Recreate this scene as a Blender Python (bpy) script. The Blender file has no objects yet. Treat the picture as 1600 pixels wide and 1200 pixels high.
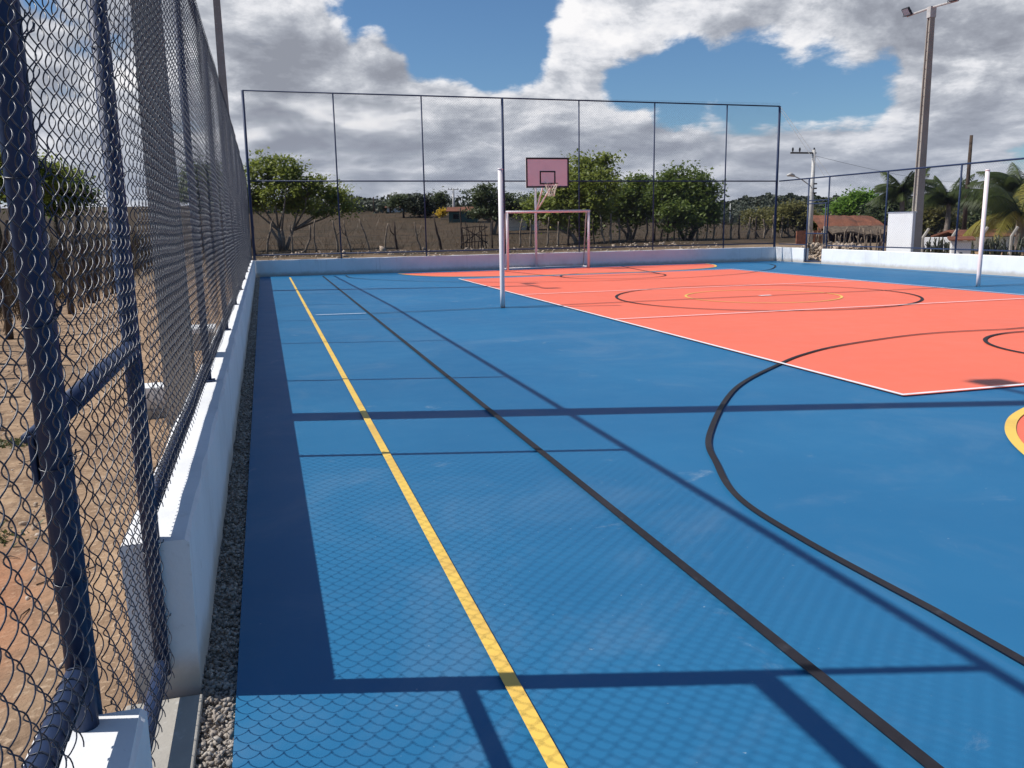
import bpy, math, random
import numpy as np
from mathutils import Vector, Matrix

S = bpy.context.scene
COL = S.collection
R = math.radians

# ------------------------------------------------------------------ camera
CAM = Vector((-9.918, -15.640, 1.5885))
YAW, PITCH, ROLL, FPX = 0.2778, -0.1869, -0.0174, 1328.0
_fw = Vector((math.sin(YAW)*math.cos(PITCH), math.cos(YAW)*math.cos(PITCH), math.sin(PITCH)))
_r0 = Vector((math.cos(YAW), -math.sin(YAW), 0)); _u0 = _r0.cross(_fw)
_rt = _r0*math.cos(ROLL) + _u0*math.sin(ROLL); _up = -_r0*math.sin(ROLL) + _u0*math.cos(ROLL)
cd = bpy.data.cameras.new('camera'); cam = bpy.data.objects.new('camera', cd); COL.objects.link(cam)
m = Matrix((_rt, _up, -_fw)).transposed().to_4x4(); m.translation = CAM
cam.matrix_world = m
cd.sensor_width = 36; cd.sensor_fit = 'HORIZONTAL'; cd.lens = FPX*36/1600
cd.clip_start = 0.02; cd.clip_end = 6000
S.camera = cam

def at(px, py, depth):                       # a point at real depth along the view
    return CAM + depth*(_fw + _rt*((px-800)/FPX) - _up*((py-600)/FPX))
def atY(px, py, Y):
    d = _fw + _rt*((px-800)/FPX) - _up*((py-600)/FPX)
    return CAM + d*((Y-CAM.y)/d.y)
def atX(px, py, X):
    d = _fw + _rt*((px-800)/FPX) - _up*((py-600)/FPX)
    return CAM + d*((X-CAM.x)/d.x)

# ------------------------------------------------------------------ light
SUN_EL = R(49.3); SD = Vector((-1.0, 0.275, 0)).normalized()
sun_dir = Vector((SD.x*math.cos(SUN_EL), SD.y*math.cos(SUN_EL), math.sin(SUN_EL)))
sl = bpy.data.lights.new('sun', 'SUN'); sl.energy = 5.0; sl.angle = R(0.5); sl.color = (1.0, 0.965, 0.92)
so = bpy.data.objects.new('sun', sl); COL.objects.link(so)
so.rotation_euler = (-sun_dir).to_track_quat('-Z', 'Y').to_euler()
S.view_settings.view_transform = 'Standard'; S.view_settings.look = 'None'
S.view_settings.exposure = 0; S.view_settings.gamma = 1

# ------------------------------------------------------------------ node helpers
class NT:
    def __init__(s, tree): s.t = tree; s.n = tree.nodes; s.l = tree.links
    def add(s, typ, **kw):
        n = s.n.new(typ)
        for k, v in kw.items():
            if k.startswith('_'): setattr(n, k[1:], v)
        return n
    def set(s, sock, v):
        if isinstance(v, bpy.types.NodeSocket): s.l.new(v, sock)
        elif v is not None: sock.default_value = v
    def math(s, op, a, b=None, c=None, clamp=False):
        n = s.n.new('ShaderNodeMath'); n.operation = op; n.use_clamp = clamp
        s.set(n.inputs[0], a)
        if b is not None: s.set(n.inputs[1], b)
        if c is not None: s.set(n.inputs[2], c)
        return n.outputs[0]
    def noise(s, vec, scale, detail=4, rough=.55, dist=0, lac=2.0):
        n = s.n.new('ShaderNodeTexNoise'); s.set(n.inputs['Vector'], vec)
        n.inputs['Scale'].default_value = scale; n.inputs['Detail'].default_value = detail
        n.inputs['Roughness'].default_value = rough; n.inputs['Distortion'].default_value = dist
        return n.outputs[0]
    def ramp(s, f, stops):
        n = s.n.new('ShaderNodeValToRGB'); s.set(n.inputs[0], f); e = n.color_ramp.elements
        while len(e) < len(stops): e.new(.5)
        for i, (p, c) in enumerate(stops):
            e[i].position = p; e[i].color = (c[0], c[1], c[2], 1) if not isinstance(c, (int, float)) else (c, c, c, 1)
        return n.outputs[0]
    def mix(s, f, a, b):
        n = s.n.new('ShaderNodeMix'); n.data_type = 'RGBA'; s.set(n.inputs[0], f)
        for i, v in ((6, a), (7, b)):
            if isinstance(v, tuple): v = (v[0], v[1], v[2], 1)
            s.set(n.inputs[i], v)
        return n.outputs[2]
    def smooth(s, v, a, b):
        n = s.n.new('ShaderNodeMapRange'); n.interpolation_type = 'SMOOTHSTEP'
        s.set(n.inputs[0], v); n.inputs[1].default_value = a; n.inputs[2].default_value = b
        return n.outputs[0]
    def vec(s, op, a, b=None):
        n = s.n.new('ShaderNodeVectorMath'); n.operation = op; s.set(n.inputs[0], a)
        if b is not None: s.set(n.inputs[1], b)
        return n

# ------------------------------------------------------------------ sky
SKYB = ((575, 15, .06, -.10), (640, 30, .08, -.14), (700, 70, .08, -.16), (780, 40, .09, -.16), (800, 95, .06, -.12), (960, 120, .06, -.12), (1030, 118, .07, -.18), (1120, 125, .09, -.20), (1230, 125, .09, -.16), (1330, 115, .08, -.15), (1400, 150, .06, -.12),
        (420, 20, .05, -.06), (605, 80, .04, .17), (735, 42, .022, .20), (940, 20, .10, .12), (1080, 30, .11, .12), (1230, 20, .12, .12), (1400, 20, .12, .12), (1520, 110, .10, .14), (1560, 40, .1, .08),
        (440, 90, .08, .09), (330, 100, .12, .04), (850, 130, .08, .08), (680, 135, .06, .08), (500, 150, .08, .06), (1200, 195, .10, .07), (1000, 190, .12, .07), (1400, 220, .12, .08),
        (520, 210, .13, .12), (650, 240, .12, .12), (430, 250, .10, .10), (780, 230, .12, .10), (80, 60, .16, .03), (60, 200, .16, .05), (230, 120, .12, .06))
W = bpy.data.worlds.new('World'); S.world = W; W.use_nodes = True
w = NT(W.node_tree); w.n.clear()
sky = w.add('ShaderNodeTexSky'); sky.sky_type = 'NISHITA'; sky.sun_disc = False
sky.sun_elevation = SUN_EL; sky.sun_rotation = math.atan2(SD.x, SD.y)
sky.air_density = 1.0; sky.dust_density = 0.3; sky.ozone_density = 3.0
tc = w.add('ShaderNodeTexCoord'); D = tc.outputs['Generated']
sep = w.add('ShaderNodeSeparateXYZ'); w.l.new(D, sep.inputs[0])
zl = w.math('MULTIPLY', w.math('LOGARITHM', w.math('ADD', w.math('MAXIMUM', sep.outputs[2], 0.0), 0.12), math.e), 0.62)
cmb = w.add('ShaderNodeCombineXYZ')
w.l.new(sep.outputs[0], cmb.inputs[0]); w.l.new(sep.outputs[1], cmb.inputs[1]); w.l.new(zl, cmb.inputs[2])
P = cmb.outputs[0]
def density(offs):
    v = w.vec('ADD', P, offs).outputs[0]
    a = w.noise(v, 4.2, 2, .5, .0); b = w.noise(v, 9.5, 9, .60, .15)
    return w.math('ADD', w.math('MULTIPLY', a, 0.50), w.math('MULTIPLY', b, 0.52))
def blob(px, py, rad, amt, ky=1.0):            # a broad gap or bank of cloud in a given direction of the sky
    d = at(px, py, 1) - CAM; d.normalize()
    dt = w.vec('DOT_PRODUCT', w.vec('NORMALIZE', D).outputs[0], tuple(d)).outputs['Value']
    return w.math('MULTIPLY', w.smooth(dt, math.cos(rad), 1.0), amt)
bias = None
for px, py, rad, amt in SKYB:
    q = blob(px, py, rad, amt); bias = q if bias is None else w.math('ADD', bias, q)
# out-of-view cloud, overhead and behind the viewer, thinned to lower the ambient light
fwd = w.vec('DOT_PRODUCT', w.vec('NORMALIZE', D).outputs[0], (math.sin(YAW), math.cos(YAW), -.25)).outputs['Value']
bias = w.math('ADD', bias, w.math('MULTIPLY', w.smooth(fwd, .55, .10), -.17))
bias = w.math('ADD', bias, w.math('MULTIPLY', w.smooth(sep.outputs[2], .16, .04), .10))
O = (2.1, 5.3, 1.7)
L_ = -_rt*.020 + Vector((0, 0, .030))
d0 = w.math('ADD', density(O), bias)
d1 = w.math('ADD', density((O[0]+L_.x, O[1]+L_.y, O[2]+L_.z)), bias)
d2 = w.math('ADD', density((O[0]+L_.x*3, O[1]+L_.y*3, O[2]+L_.z*3)), bias)
cover = w.smooth(d0, 0.472, 0.566)
lit = w.math('ADD', w.math('MULTIPLY', w.math('SUBTRACT', d0, d1), 3.9), w.math('MULTIPLY', w.math('SUBTRACT', d0, d2), 1.6))
thick = w.smooth(d0, 0.50, 0.78)
lit2 = w.math('SUBTRACT', w.math('ADD', lit, 0.62), w.math('MULTIPLY', thick, 0.24), clamp=True)
ccol = w.ramp(lit2, [(0.0, (.285, .305, .36)), (.25, (.37, .395, .455)), (.50, (.54, .565, .62)), (.74, (.80, .81, .85)), (1.0, (.97, .96, .97))])
low = w.smooth(sep.outputs[2], 0.17, 0.0)       # the far deck of cloud near the horizon is greyer
ccol = w.mix(w.math('MULTIPLY', low, .55), ccol, (.36, .41, .52))
skyc = w.vec('MULTIPLY', sky.outputs[0], (.061, .079, .095))
fin = w.mix(cover, skyc.outputs[0], ccol)
bg = w.add('ShaderNodeBackground'); w.l.new(fin, bg.inputs[0]); bg.inputs[1].default_value = 1.0
wo = w.add('ShaderNodeOutputWorld'); w.l.new(bg.outputs[0], wo.inputs[0])

# ------------------------------------------------------------------ materials
def mat(name, color, rough=.6, spec=.5, var=None, bump=None, metal=0, coord='Object', build=None):
    """var = (scale, other colour, low, high); bump = (scale, strength, distance)"""
    M = bpy.data.materials.new(name); M.use_nodes = True; t = NT(M.node_tree)
    b = t.n['Principled BSDF']; b.inputs['Roughness'].default_value = rough
    b.inputs['Specular IOR Level'].default_value = spec; b.inputs['Metallic'].default_value = metal
    c = t.add('ShaderNodeTexCoord').outputs[coord]
    col = (*color, 1)
    if var:
        vs = var if isinstance(var, list) else [var]
        for sc, oc, lo, hi in vs:
            f = t.smooth(t.noise(c, sc, 6, .6), lo, hi)
            n = t.add('ShaderNodeMix', _data_type='RGBA'); t.set(n.inputs[0], f); t.set(n.inputs[6], col); n.inputs[7].default_value = (*oc, 1)
            col = n.outputs[2]
    if build: col = build(t, c, col, b)
    t.set(b.inputs['Base Color'], col)
    if bump:
        bs = bump if isinstance(bump, list) else [bump]; prev = None
        for sc, st, ds in bs:
            bn = t.add('ShaderNodeBump'); bn.inputs['Strength'].default_value = st; bn.inputs['Distance'].default_value = ds
            t.l.new(t.noise(c, sc, 5, .6), bn.inputs['Height'])
            if prev: t.l.new(prev, bn.inputs['Normal'])
            prev = bn.outputs[0]
        t.l.new(prev, b.inputs['Normal'])
    return M

def leafmat(name, c1, c2, trans=.35):
    M = bpy.data.materials.new(name); M.use_nodes = True; t = NT(M.node_tree); t.n.clear()
    g = t.add('ShaderNodeNewGeometry'); c = t.add('ShaderNodeTexCoord').outputs['Object']
    f = t.math('ADD', t.math('MULTIPLY', g.outputs['Random Per Island'], .55), t.math('MULTIPLY', t.smooth(t.noise(c, .9, 3), .35, .65), .45))
    col = t.mix(f, c1, c2)
    d = t.add('ShaderNodeBsdfPrincipled'); t.set(d.inputs['Base Color'], col); d.inputs['Roughness'].default_value = .5
    d.inputs['Specular IOR Level'].default_value = .3
    tr = t.add('ShaderNodeBsdfTranslucent'); t.set(tr.inputs[0], t.mix(.5, col, c2))
    mx = t.add('ShaderNodeMixShader'); mx.inputs[0].default_value = trans
    t.l.new(d.outputs[0], mx.inputs[1]); t.l.new(tr.outputs[0], mx.inputs[2])
    o = t.add('ShaderNodeOutputMaterial'); t.l.new(mx.outputs[0], o.inputs[0])
    return M

M = {}
def court_scuff(strength, dust):
    def f(t, c, col, b):
        # broad tonal mottling and faint dusty scuffs, worn into the coating
        a = t.smooth(t.noise(c, .35, 4, .6), .35, .65)
        n = t.add('ShaderNodeMix', _data_type='RGBA'); n.blend_type = 'MULTIPLY'; t.set(n.inputs[0], t.math('MULTIPLY', a, strength))
        t.set(n.inputs[6], col); n.inputs[7].default_value = (.72, .80, .86, 1)
        s1 = t.smooth(t.noise(c, 2.6, 9, .72, .6), .59, .78)
        s2 = t.smooth(t.noise(c, .8, 2), .45, .62)
        veil = t.math('MULTIPLY', t.smooth(t.noise(c, .55, 7, .68, 1.2), .5, .75), dust*.16)
        mixed = t.mix(veil, n.outputs[2], (.42, .46, .48))
        mixed = t.mix(t.math('MULTIPLY', t.math('MULTIPLY', s1, s2), dust), mixed, (.42, .48, .52))
        sp = t.smooth(t.noise(c, 38, 2, .5), .745, .78)
        mixed = t.mix(t.math('MULTIPLY', sp, .35), mixed, (.45, .5, .52))
        t.set(b.inputs['Roughness'], t.math('ADD', t.math('MULTIPLY', t.noise(c, 3, 5), .16), .44))
        return mixed
    return f
M['blue'] = mat('court_blue', (.0225, .150, .302), .58, .12, bump=[(220, .25, .002), (9, .06, .004)], build=court_scuff(.55, .55))
M['orange'] = mat('court_orange', (.88, .165, .088), .6, .3, bump=[(220, .25, .002), (9, .06, .004)], build=court_scuff(.28, .16))
M['yellow'] = mat('paint_yellow', (.84, .55, .10), .5, .3, var=[(1.5, (.70, .43, .10), .45, .7), (9, (.58, .38, .12), .6, .8)], bump=(200, .2, .002))
M['black'] = mat('paint_black', (.019, .017, .021), .6, .2, var=[(1.2, (.028, .026, .031), .45, .7), (8, (.055, .055, .065), .6, .8)], bump=(200, .2, .002))
M['white_line'] = mat('paint_white', (.80, .78, .78), .5, .4, var=(4, (.62, .60, .60), .5, .8))
def wall_dirt(t, c, col, b):
    g = t.add('ShaderNodeNewGeometry').outputs['Position']; s_ = t.add('ShaderNodeSeparateXYZ'); t.l.new(g, s_.inputs[0])
    n = t.noise(g, 5, 6, .7); foot = t.smooth(t.math('ADD', s_.outputs[2], t.math('MULTIPLY', n, -.16)), .10, -.06)
    col = t.mix(t.math('MULTIPLY', foot, .75), col, (.40, .34, .27))
    mp = t.add('ShaderNodeMapping'); t.l.new(g, mp.inputs[0]); mp.inputs['Scale'].default_value = (9, 9, .6)
    st = t.math('MULTIPLY', t.smooth(t.noise(mp.outputs[0], 1, 5, .65), .56, .75), .35)
    col = t.mix(st, col, (.50, .48, .44))
    cr = t.smooth(t.noise(g, 26, 5, .7, 1.5), .68, .72)
    return t.mix(t.math('MULTIPLY', cr, .5), col, (.42, .40, .37))
M['wall'] = mat('whitewash', (.80, .80, .79), .85, .2, build=wall_dirt, var=[(1.3, (.70, .70, .69), .45, .75), (14, (.62, .60, .57), .62, .8)], bump=[(28, .35, .006), (3, .3, .015)])
M['concrete'] = mat('concrete', (.40, .37, .32), .9, .2, var=[(2.2, (.28, .26, .23), .4, .7), (30, (.5, .47, .42), .55, .75)], bump=[(40, .4, .006), (5, .3, .01)])
M['pole'] = mat('pole_concrete', (.36, .325, .28), .9, .2, var=[(.7, (.27, .24, .205), .4, .7), (25, (.5, .46, .40), .55, .75)], bump=(40, .3, .006))
M['navy'] = mat('navy_paint', (.016, .033, .086), .55, .35, var=[(4, (.020, .040, .10), .45, .75), (70, (.045, .07, .13), .64, .74)], bump=[(90, .25, .003), (12, .15, .004)])
M['wire'] = mat('painted_wire', (.020, .026, .044), .36, .5, var=(60, (.10, .115, .15), .5, .8))
M['farwire'] = mat('painted_wire_plain', (.028, .04, .085), .4, .5)
M['pink'] = mat('post_white_paint', (.80, .73, .71), .45, .45, var=(5, (.76, .67, .65), .4, .8))
M['board'] = mat('board_paint', (.88, .71, .69), .5, .4, var=(3, (.82, .65, .64), .4, .8))
M['boardblack'] = mat('board_black', (.015, .012, .016), .5, .4)
M['rim'] = mat('rim', (.03, .02, .03), .4, .5)
M['net'] = mat('net_cord', (.72, .72, .60), .8, .2)
M['steel'] = mat('galvanised', (.50, .48, .45), .45, .5, var=(6, (.38, .36, .33), .4, .7))
M['lampglass'] = mat('lamp_glass', (.45, .46, .5), .15, .6)
M['cable_steel'] = mat('cable_steel', (.16, .16, .165), .5, .4)
M['dark'] = mat('dark_metal', (.03, .03, .033), .5, .4)
M['wood'] = mat('weathered_wood', (.27, .21, .155), .9, .2, var=[(3, (.10, .072, .052), .4, .65), (22, (.30, .24, .185), .5, .72)], bump=(18, .7, .02))
M['darkwood'] = mat('dark_wood', (.085, .06, .045), .9, .2, var=(6, (.04, .03, .025), .4, .65), bump=(18, .7, .02))
M['bark'] = mat('bark', (.21, .17, .14), .95, .15, var=(5, (.30, .25, .21), .45, .7), bump=(14, .8, .03))
M['darkbark'] = mat('dark_bark', (.06, .048, .038), .95, .15, var=(5, (.11, .09, .07), .45, .7), bump=(14, .8, .03))
M['stone'] = mat('gravel_stone', (.34, .295, .25), .9, .2, var=[(9, (.48, .43, .37), .45, .62), (60, (.20, .17, .145), .5, .7)], bump=(120, .5, .003))
M['rubble'] = mat('rubble', (.44, .34, .25), .9, .2, var=[(2, (.25, .19, .14), .42, .6), (9, (.56, .49, .42), .52, .7)], bump=(12, .6, .02))
M['tile'] = mat('clay_tile', (.20, .075, .042), .85, .2, var=[(1.2, (.12, .055, .036), .4, .65), (12, (.27, .13, .08), .5, .72)], bump=(9, .5, .04))
M['thatch'] = mat('old_tile', (.16, .12, .085), .95, .15, var=(5, (.08, .06, .045), .4, .65), bump=(12, .8, .05))
M['brick'] = mat('brick_wall', (.30, .12, .07), .9, .15, var=(7, (.20, .085, .05), .4, .6), bump=(10, .5, .02))
M['cream'] = mat('cream_wall', (.66, .54, .42), .85, .2, var=(1.5, (.55, .43, .33), .4, .7))
M['teal'] = mat('teal_paint', (.03, .075, .06), .5, .4)
M['shade'] = mat('dark_opening', (.02, .018, .015), .8, .2)
M['leaf_light'] = leafmat('leaf_light', (.115, .145, .024), (.30, .34, .07), .45)
M['leaf_mid'] = leafmat('leaf_mid', (.07, .110, .022), (.20, .255, .055), .42)
M['leaf_dark'] = leafmat('leaf_dark', (.050, .072, .032), (.125, .150, .065), .38)
M['leaf_lime'] = leafmat('leaf_lime', (.07, .15, .018), (.22, .36, .05), .45)
M['leaf_olive'] = leafmat('leaf_olive', (.11, .10, .035), (.25, .235, .075), .4)
M['leaf_far'] = leafmat('leaf_far', (.030, .038, .022), (.062, .072, .042), .15)
M['leaf_yellow'] = leafmat('leaf_yellow', (.45, .28, .02), (.72, .50, .04))
M['frond'] = leafmat('frond_green', (.035, .052, .018), (.10, .13, .035), .35)
M['frond_y'] = leafmat('frond_yellow', (.12, .13, .025), (.38, .32, .06), .4)
M['cactus'] = leafmat('cactus', (.05, .06, .04), (.10, .10, .06), .1)
M['drygrass'] = leafmat('dry_grass', (.062, .040, .020), (.118, .080, .040), .2)
M['brush'] = leafmat('dry_brush', (.034, .024, .015), (.080, .056, .032), .15)
M['weed'] = leafmat('weed_green', (.05, .075, .02), (.12, .13, .05), .3)

def ground_build(t, c, col, b):
    g = t.add('ShaderNodeNewGeometry').outputs['Position']
    s = t.add('ShaderNodeSeparateXYZ'); t.l.new(g, s.inputs[0]); X, Y = s.outputs[0], s.outputs[1]
    n1 = t.noise(g, .5, 6, .6); n2 = t.noise(g, 5, 6, .65); n3 = t.noise(g, 28, 4, .6)
    sand = t.mix(t.smooth(n2, .38, .62), (.40, .27, .165), (.24, .155, .095))
    sand = t.mix(t.math('MULTIPLY', t.smooth(n1, .45, .62), .6), sand, (.22, .15, .098))
    sand = t.mix(t.math('MULTIPLY', t.smooth(n3, .54, .66), .6), sand, (.50, .37, .25))
    n4 = t.noise(g, 11, 7, .75, .8); sand = t.mix(t.math('MULTIPLY', t.smooth(n4, .58, .66), .7), sand, (.13, .088, .055))
    # a patch of red earth beside the gate
    dx = t.math('MULTIPLY', t.math('ADD', X, 11.55), .9); dy = t.math('MULTIPLY', t.math('ADD', Y, 11.9), .42)
    rr = t.math('SQRT', t.math('ADD', t.math('MULTIPLY', dx, dx), t.math('MULTIPLY', dy, dy)))
    red = t.math('MULTIPLY', t.smooth(t.math('ADD', rr, t.math('MULTIPLY', n2, .5)), .95, .45), .75)
    sand = t.mix(red, sand, (.40, .15, .07))
    # dry field beyond the stick fences
    field = t.mix(t.smooth(n1, .35, .62), (.082, .053, .030), (.050, .037, .021))
    field = t.mix(t.math('MULTIPLY', t.smooth(n2, .5, .7), .5), field, (.105, .076, .048))
    far = t.smooth(t.math('ADD', Y, t.math('MULTIPLY', n1, 5)), 24, 30)
    dark_l = t.smooth(X, -15.5, -20)
    field = t.mix(t.math('MULTIPLY', dark_l, .75), field, (.050, .036, .022))
    lef = t.smooth(t.math('ADD', X, t.math('MULTIPLY', n1, 2.0)), -13.6, -15.2)
    out = t.mix(t.math('MAXIMUM', far, lef), sand, field)
    strip = t.math('MULTIPLY', t.smooth(Y, 13.2, 15), t.math('SUBTRACT', 1.0, far))
    out = t.mix(t.math('MULTIPLY', strip, .72), out, t.mix(t.smooth(n2, .42, .62), (.13, .095, .06), (.30, .225, .155)))
    return out
M['ground'] = mat('earth', (.3, .2, .1), .95, .15, build=ground_build, bump=[(.8, .5, .05), (7, .8, .03), (45, .8, .010)])
M['hill'] = mat('wooded_hill', (.030, .037, .026), .95, .1, var=[(.02, (.052, .046, .032), .42, .6), (.12, (.022, .028, .02), .45, .62)], bump=(.15, 1.0, 3.0), coord='Object')

# ------------------------------------------------------------------ mesh builder
class MB:
    def __init__(s): s.v = []; s.f = []; s.smooth = False; s.mi = []
    def add(s, vs, fs):
        o = len(s.v); s.v += [tuple(p) for p in vs]; s.f += [tuple(i+o for i in f) for f in fs]
    def box(s, a, b, bev=0):
        x0, y0, z0 = a; x1, y1, z1 = b
        if not bev:
            s.add([(x0,y0,z0),(x1,y0,z0),(x1,y1,z0),(x0,y1,z0),(x0,y0,z1),(x1,y0,z1),(x1,y1,z1),(x0,y1,z1)],
                  [(0,3,2,1),(4,5,6,7),(0,1,5,4),(1,2,6,5),(2,3,7,6),(3,0,4,7)])
        return s
    def obox(s, c, ux, uy, uz):                # oriented box from half axes
        c = Vector(c); P_ = []
        for k in (-1, 1):
            for (i, j) in ((-1,-1),(1,-1),(1,1),(-1,1)): P_.append(c + ux*i + uy*j + uz*k)
        s.add(P_, [(0,3,2,1),(4,5,6,7),(0,1,5,4),(1,2,6,5),(2,3,7,6),(3,0,4,7)]); return s
    def tube(s, pts, rad, n=10, caps=True):
        pts = [Vector(p) for p in pts]; rs = rad if isinstance(rad, (list, tuple)) else [rad]*len(pts)
        t0 = (pts[1]-pts[0]).normalized()
        a = t0.cross(Vector((0,0,1)))
        if a.length < .1: a = t0.cross(Vector((1,0,0)))
        a.normalize(); o = len(s.v)
        for i, p in enumerate(pts):
            t = (pts[min(i+1, len(pts)-1)] - pts[max(i-1, 0)]).normalized()
            a = (a - t*a.dot(t)).normalized(); b = t.cross(a)
            for k in range(n):
                an = 2*math.pi*k/n; s.v.append(tuple(p + (a*math.cos(an)+b*math.sin(an))*rs[i]))
        for i in range(len(pts)-1):
            for k in range(n):
                k2 = (k+1) % n
                s.f.append((o+i*n+k, o+i*n+k2, o+(i+1)*n+k2, o+(i+1)*n+k))
        if caps:
            s.f.append(tuple(o+k for k in reversed(range(n)))); e = o+(len(pts)-1)*n; s.f.append(tuple(e+k for k in range(n)))
        return s
    def torus(s, c, r, rr, axis='z', n=24, m_=6):
        c = Vector(c); pts = []
        ax = {'z': (Vector((1,0,0)), Vector((0,1,0))), 'y': (Vector((1,0,0)), Vector((0,0,1)))}[axis]
        nn = ax[0].cross(ax[1]); o = len(s.v)
        for i in range(n):
            a = 2*math.pi*i/n; d = ax[0]*math.cos(a)+ax[1]*math.sin(a)
            for k in range(m_):
                b = 2*math.pi*k/m_; s.v.append(tuple(c + d*(r+rr*math.cos(b)) + nn*rr*math.sin(b)))
        for i in range(n):
            for k in range(m_):
                s.f.append((o+i*m_+k, o+((i+1)%n)*m_+k, o+((i+1)%n)*m_+(k+1)%m_, o+i*m_+(k+1)%m_))
        return s
    def build(s, name, m, parent=None, smooth=None, loc=None, bevel=0):
        me = bpy.data.meshes.new(name); me.from_pydata(s.v, [], s.f); me.materials.append(M[m] if isinstance(m, str) else m)
        if smooth if smooth is not None else s.smooth:
            me.polygons.foreach_set('use_smooth', [True]*len(me.polygons))
        me.update()
        o = bpy.data.objects.new(name, me); COL.objects.link(o)
        if parent: o.parent = parent
        if loc is not None: o.location = loc
        if bevel:
            b = o.modifiers.new('bevel', 'BEVEL'); b.width = bevel; b.segments = 2; b.limit_method = 'ANGLE'
        return o

def npmesh(name, V, F, m, parent=None, loc=None, smooth=False):
    V = np.asarray(V, dtype=np.float32); F = np.asarray(F, dtype=np.int32); k = F.shape[1]
    me = bpy.data.meshes.new(name)
    me.vertices.add(len(V)); me.vertices.foreach_set('co', V.ravel())
    me.loops.add(F.size); me.loops.foreach_set('vertex_index', F.ravel())
    me.polygons.add(len(F)); me.polygons.foreach_set('loop_start', np.arange(0, F.size, k, dtype=np.int32))
    me.polygons.foreach_set('loop_total', np.full(len(F), k, dtype=np.int32))
    if smooth: me.polygons.foreach_set('use_smooth', np.ones(len(F), dtype=bool))
    me.update(calc_edges=True); me.validate()
    me.materials.append(M[m] if isinstance(m, str) else m)
    o = bpy.data.objects.new(name, me); COL.objects.link(o)
    if parent: o.parent = parent
    if loc is not None: o.location = loc
    return o

def tag(o, label, cat, group=None):
    o['label'] = label; o['category'] = cat
    if group: o['group'] = group
    return o
def thing(name, label, cat, loc=(0, 0, 0), group=None):
    o = bpy.data.objects.new(name, None); o.empty_display_size = .2; COL.objects.link(o); o.location = loc
    return tag(o, label, cat, group)
def struct(o, kind='structure'):
    o['kind'] = kind; return o
def local(o, *pts): return [Vector(p)-o.location for p in pts]

# ------------------------------------------------------------------ terrain
def sst(a, b, x):
    t = np.clip((x-a)/(b-a), 0, 1); return t*t*(3-2*t)
def terrain(x, y):
    x = np.asarray(x, float); y = np.asarray(y, float)
    inside = (1-sst(-10.5, -11.4, x)) * (1-sst(9.2, 10.2, x)) * (1-sst(13.7, 15.5, y))
    h = .22*sst(14, 30, y) + .12*sst(9.4, 14, x)
    h = h - .04*sst(-10.5, -11.2, x)*(1-sst(10, 30, y))
    slope = 6.0*sst(35, 230, y)*(1-sst(15, 75, x))*(1-sst(-60, -140, x)*0.3) + 1.6*sst(60, 300, y)
    n = .05*np.sin(x*.9+1.3*np.sin(y*.7))*np.cos(y*.8+.5*x) + .03*np.sin(2.3*x+y*1.7)
    rough = (1-inside)*np.maximum(sst(-10.6, -12.0, x), np.maximum(sst(14.2, 16.5, y), sst(9.6, 11, x)))
    return -.03 + h + slope + n*rough*.8
def tz(x, y): return float(terrain(x, y))
def axis(lo, hi, fine_lo, fine_hi, step):
    a = list(np.arange(fine_lo, fine_hi, step)); k = step; x = fine_hi
    while x < hi: a.append(x); k *= 1.18; x += k
    a.append(hi); k = step; x = fine_lo-step; pre = []
    while x > lo: pre.append(x); k *= 1.18; x -= k
    pre.append(lo); return np.array(sorted(pre)+a)
gx = axis(-2600, 2600, -18, 16, .4); gy = axis(-400, 3200, -18, 48, .5)
GX, GY = np.meshgrid(gx, gy); GZ = terrain(GX, GY)
nx, ny = len(gx), len(gy); idx = np.arange(nx*ny).reshape(ny, nx)
gF = np.stack([idx[:-1, :-1], idx[:-1, 1:], idx[1:, 1:], idx[1:, :-1]], -1).reshape(-1, 4)
struct(npmesh('ground', np.stack([GX, GY, GZ], -1).reshape(-1, 3), gF, 'ground', smooth=True))

# ------------------------------------------------------------------ court with its painted areas and lines
XL, XR = -10.115, 8.86
def YR(px, py): return atX(px, py, 8.86).y
def wallY(x): return 13.62 - (x+10.2)/19.0*.47         # the far kerb wall runs very slightly askew
slab = MB(); slab.add([(XL,-24,-.10),(XR,-24,-.10),(XR,wallY(XR),-.10),(XL,wallY(XL),-.10),(XL,-24,0),(XR,-24,0),(XR,wallY(XR),0),(XL,wallY(XL),0)],
                      [(0,3,2,1),(4,5,6,7),(0,1,5,4),(1,2,6,5),(2,3,7,6),(3,0,4,7)])
court = struct(slab.build('court', 'blue'))
def sheet(name, pts, z, m):
    mb = MB(); mb.add([(x, y, z) for x, y in pts], [tuple(range(len(pts)))]); return mb.build(name, m, court)
def spline(pts, n=10, closed=False):
    out = []; P_ = [Vector(p) for p in pts]; L = len(P_)
    for i in range(L if closed else L-1):
        if closed: a, b, c, d = P_[(i-1)%L], P_[i], P_[(i+1)%L], P_[(i+2)%L]
        else: a, b, c, d = P_[max(i-1,0)], P_[i], P_[i+1], P_[min(i+2,L-1)]
        for k in range(n):
            t = k/n; out.append(.5*((2*b)+(c-a)*t+(2*a-5*b+4*c-d)*t*t+(3*b-a-3*c+d)*t**3))
    if not closed: out.append(P_[-1])
    return out
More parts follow.
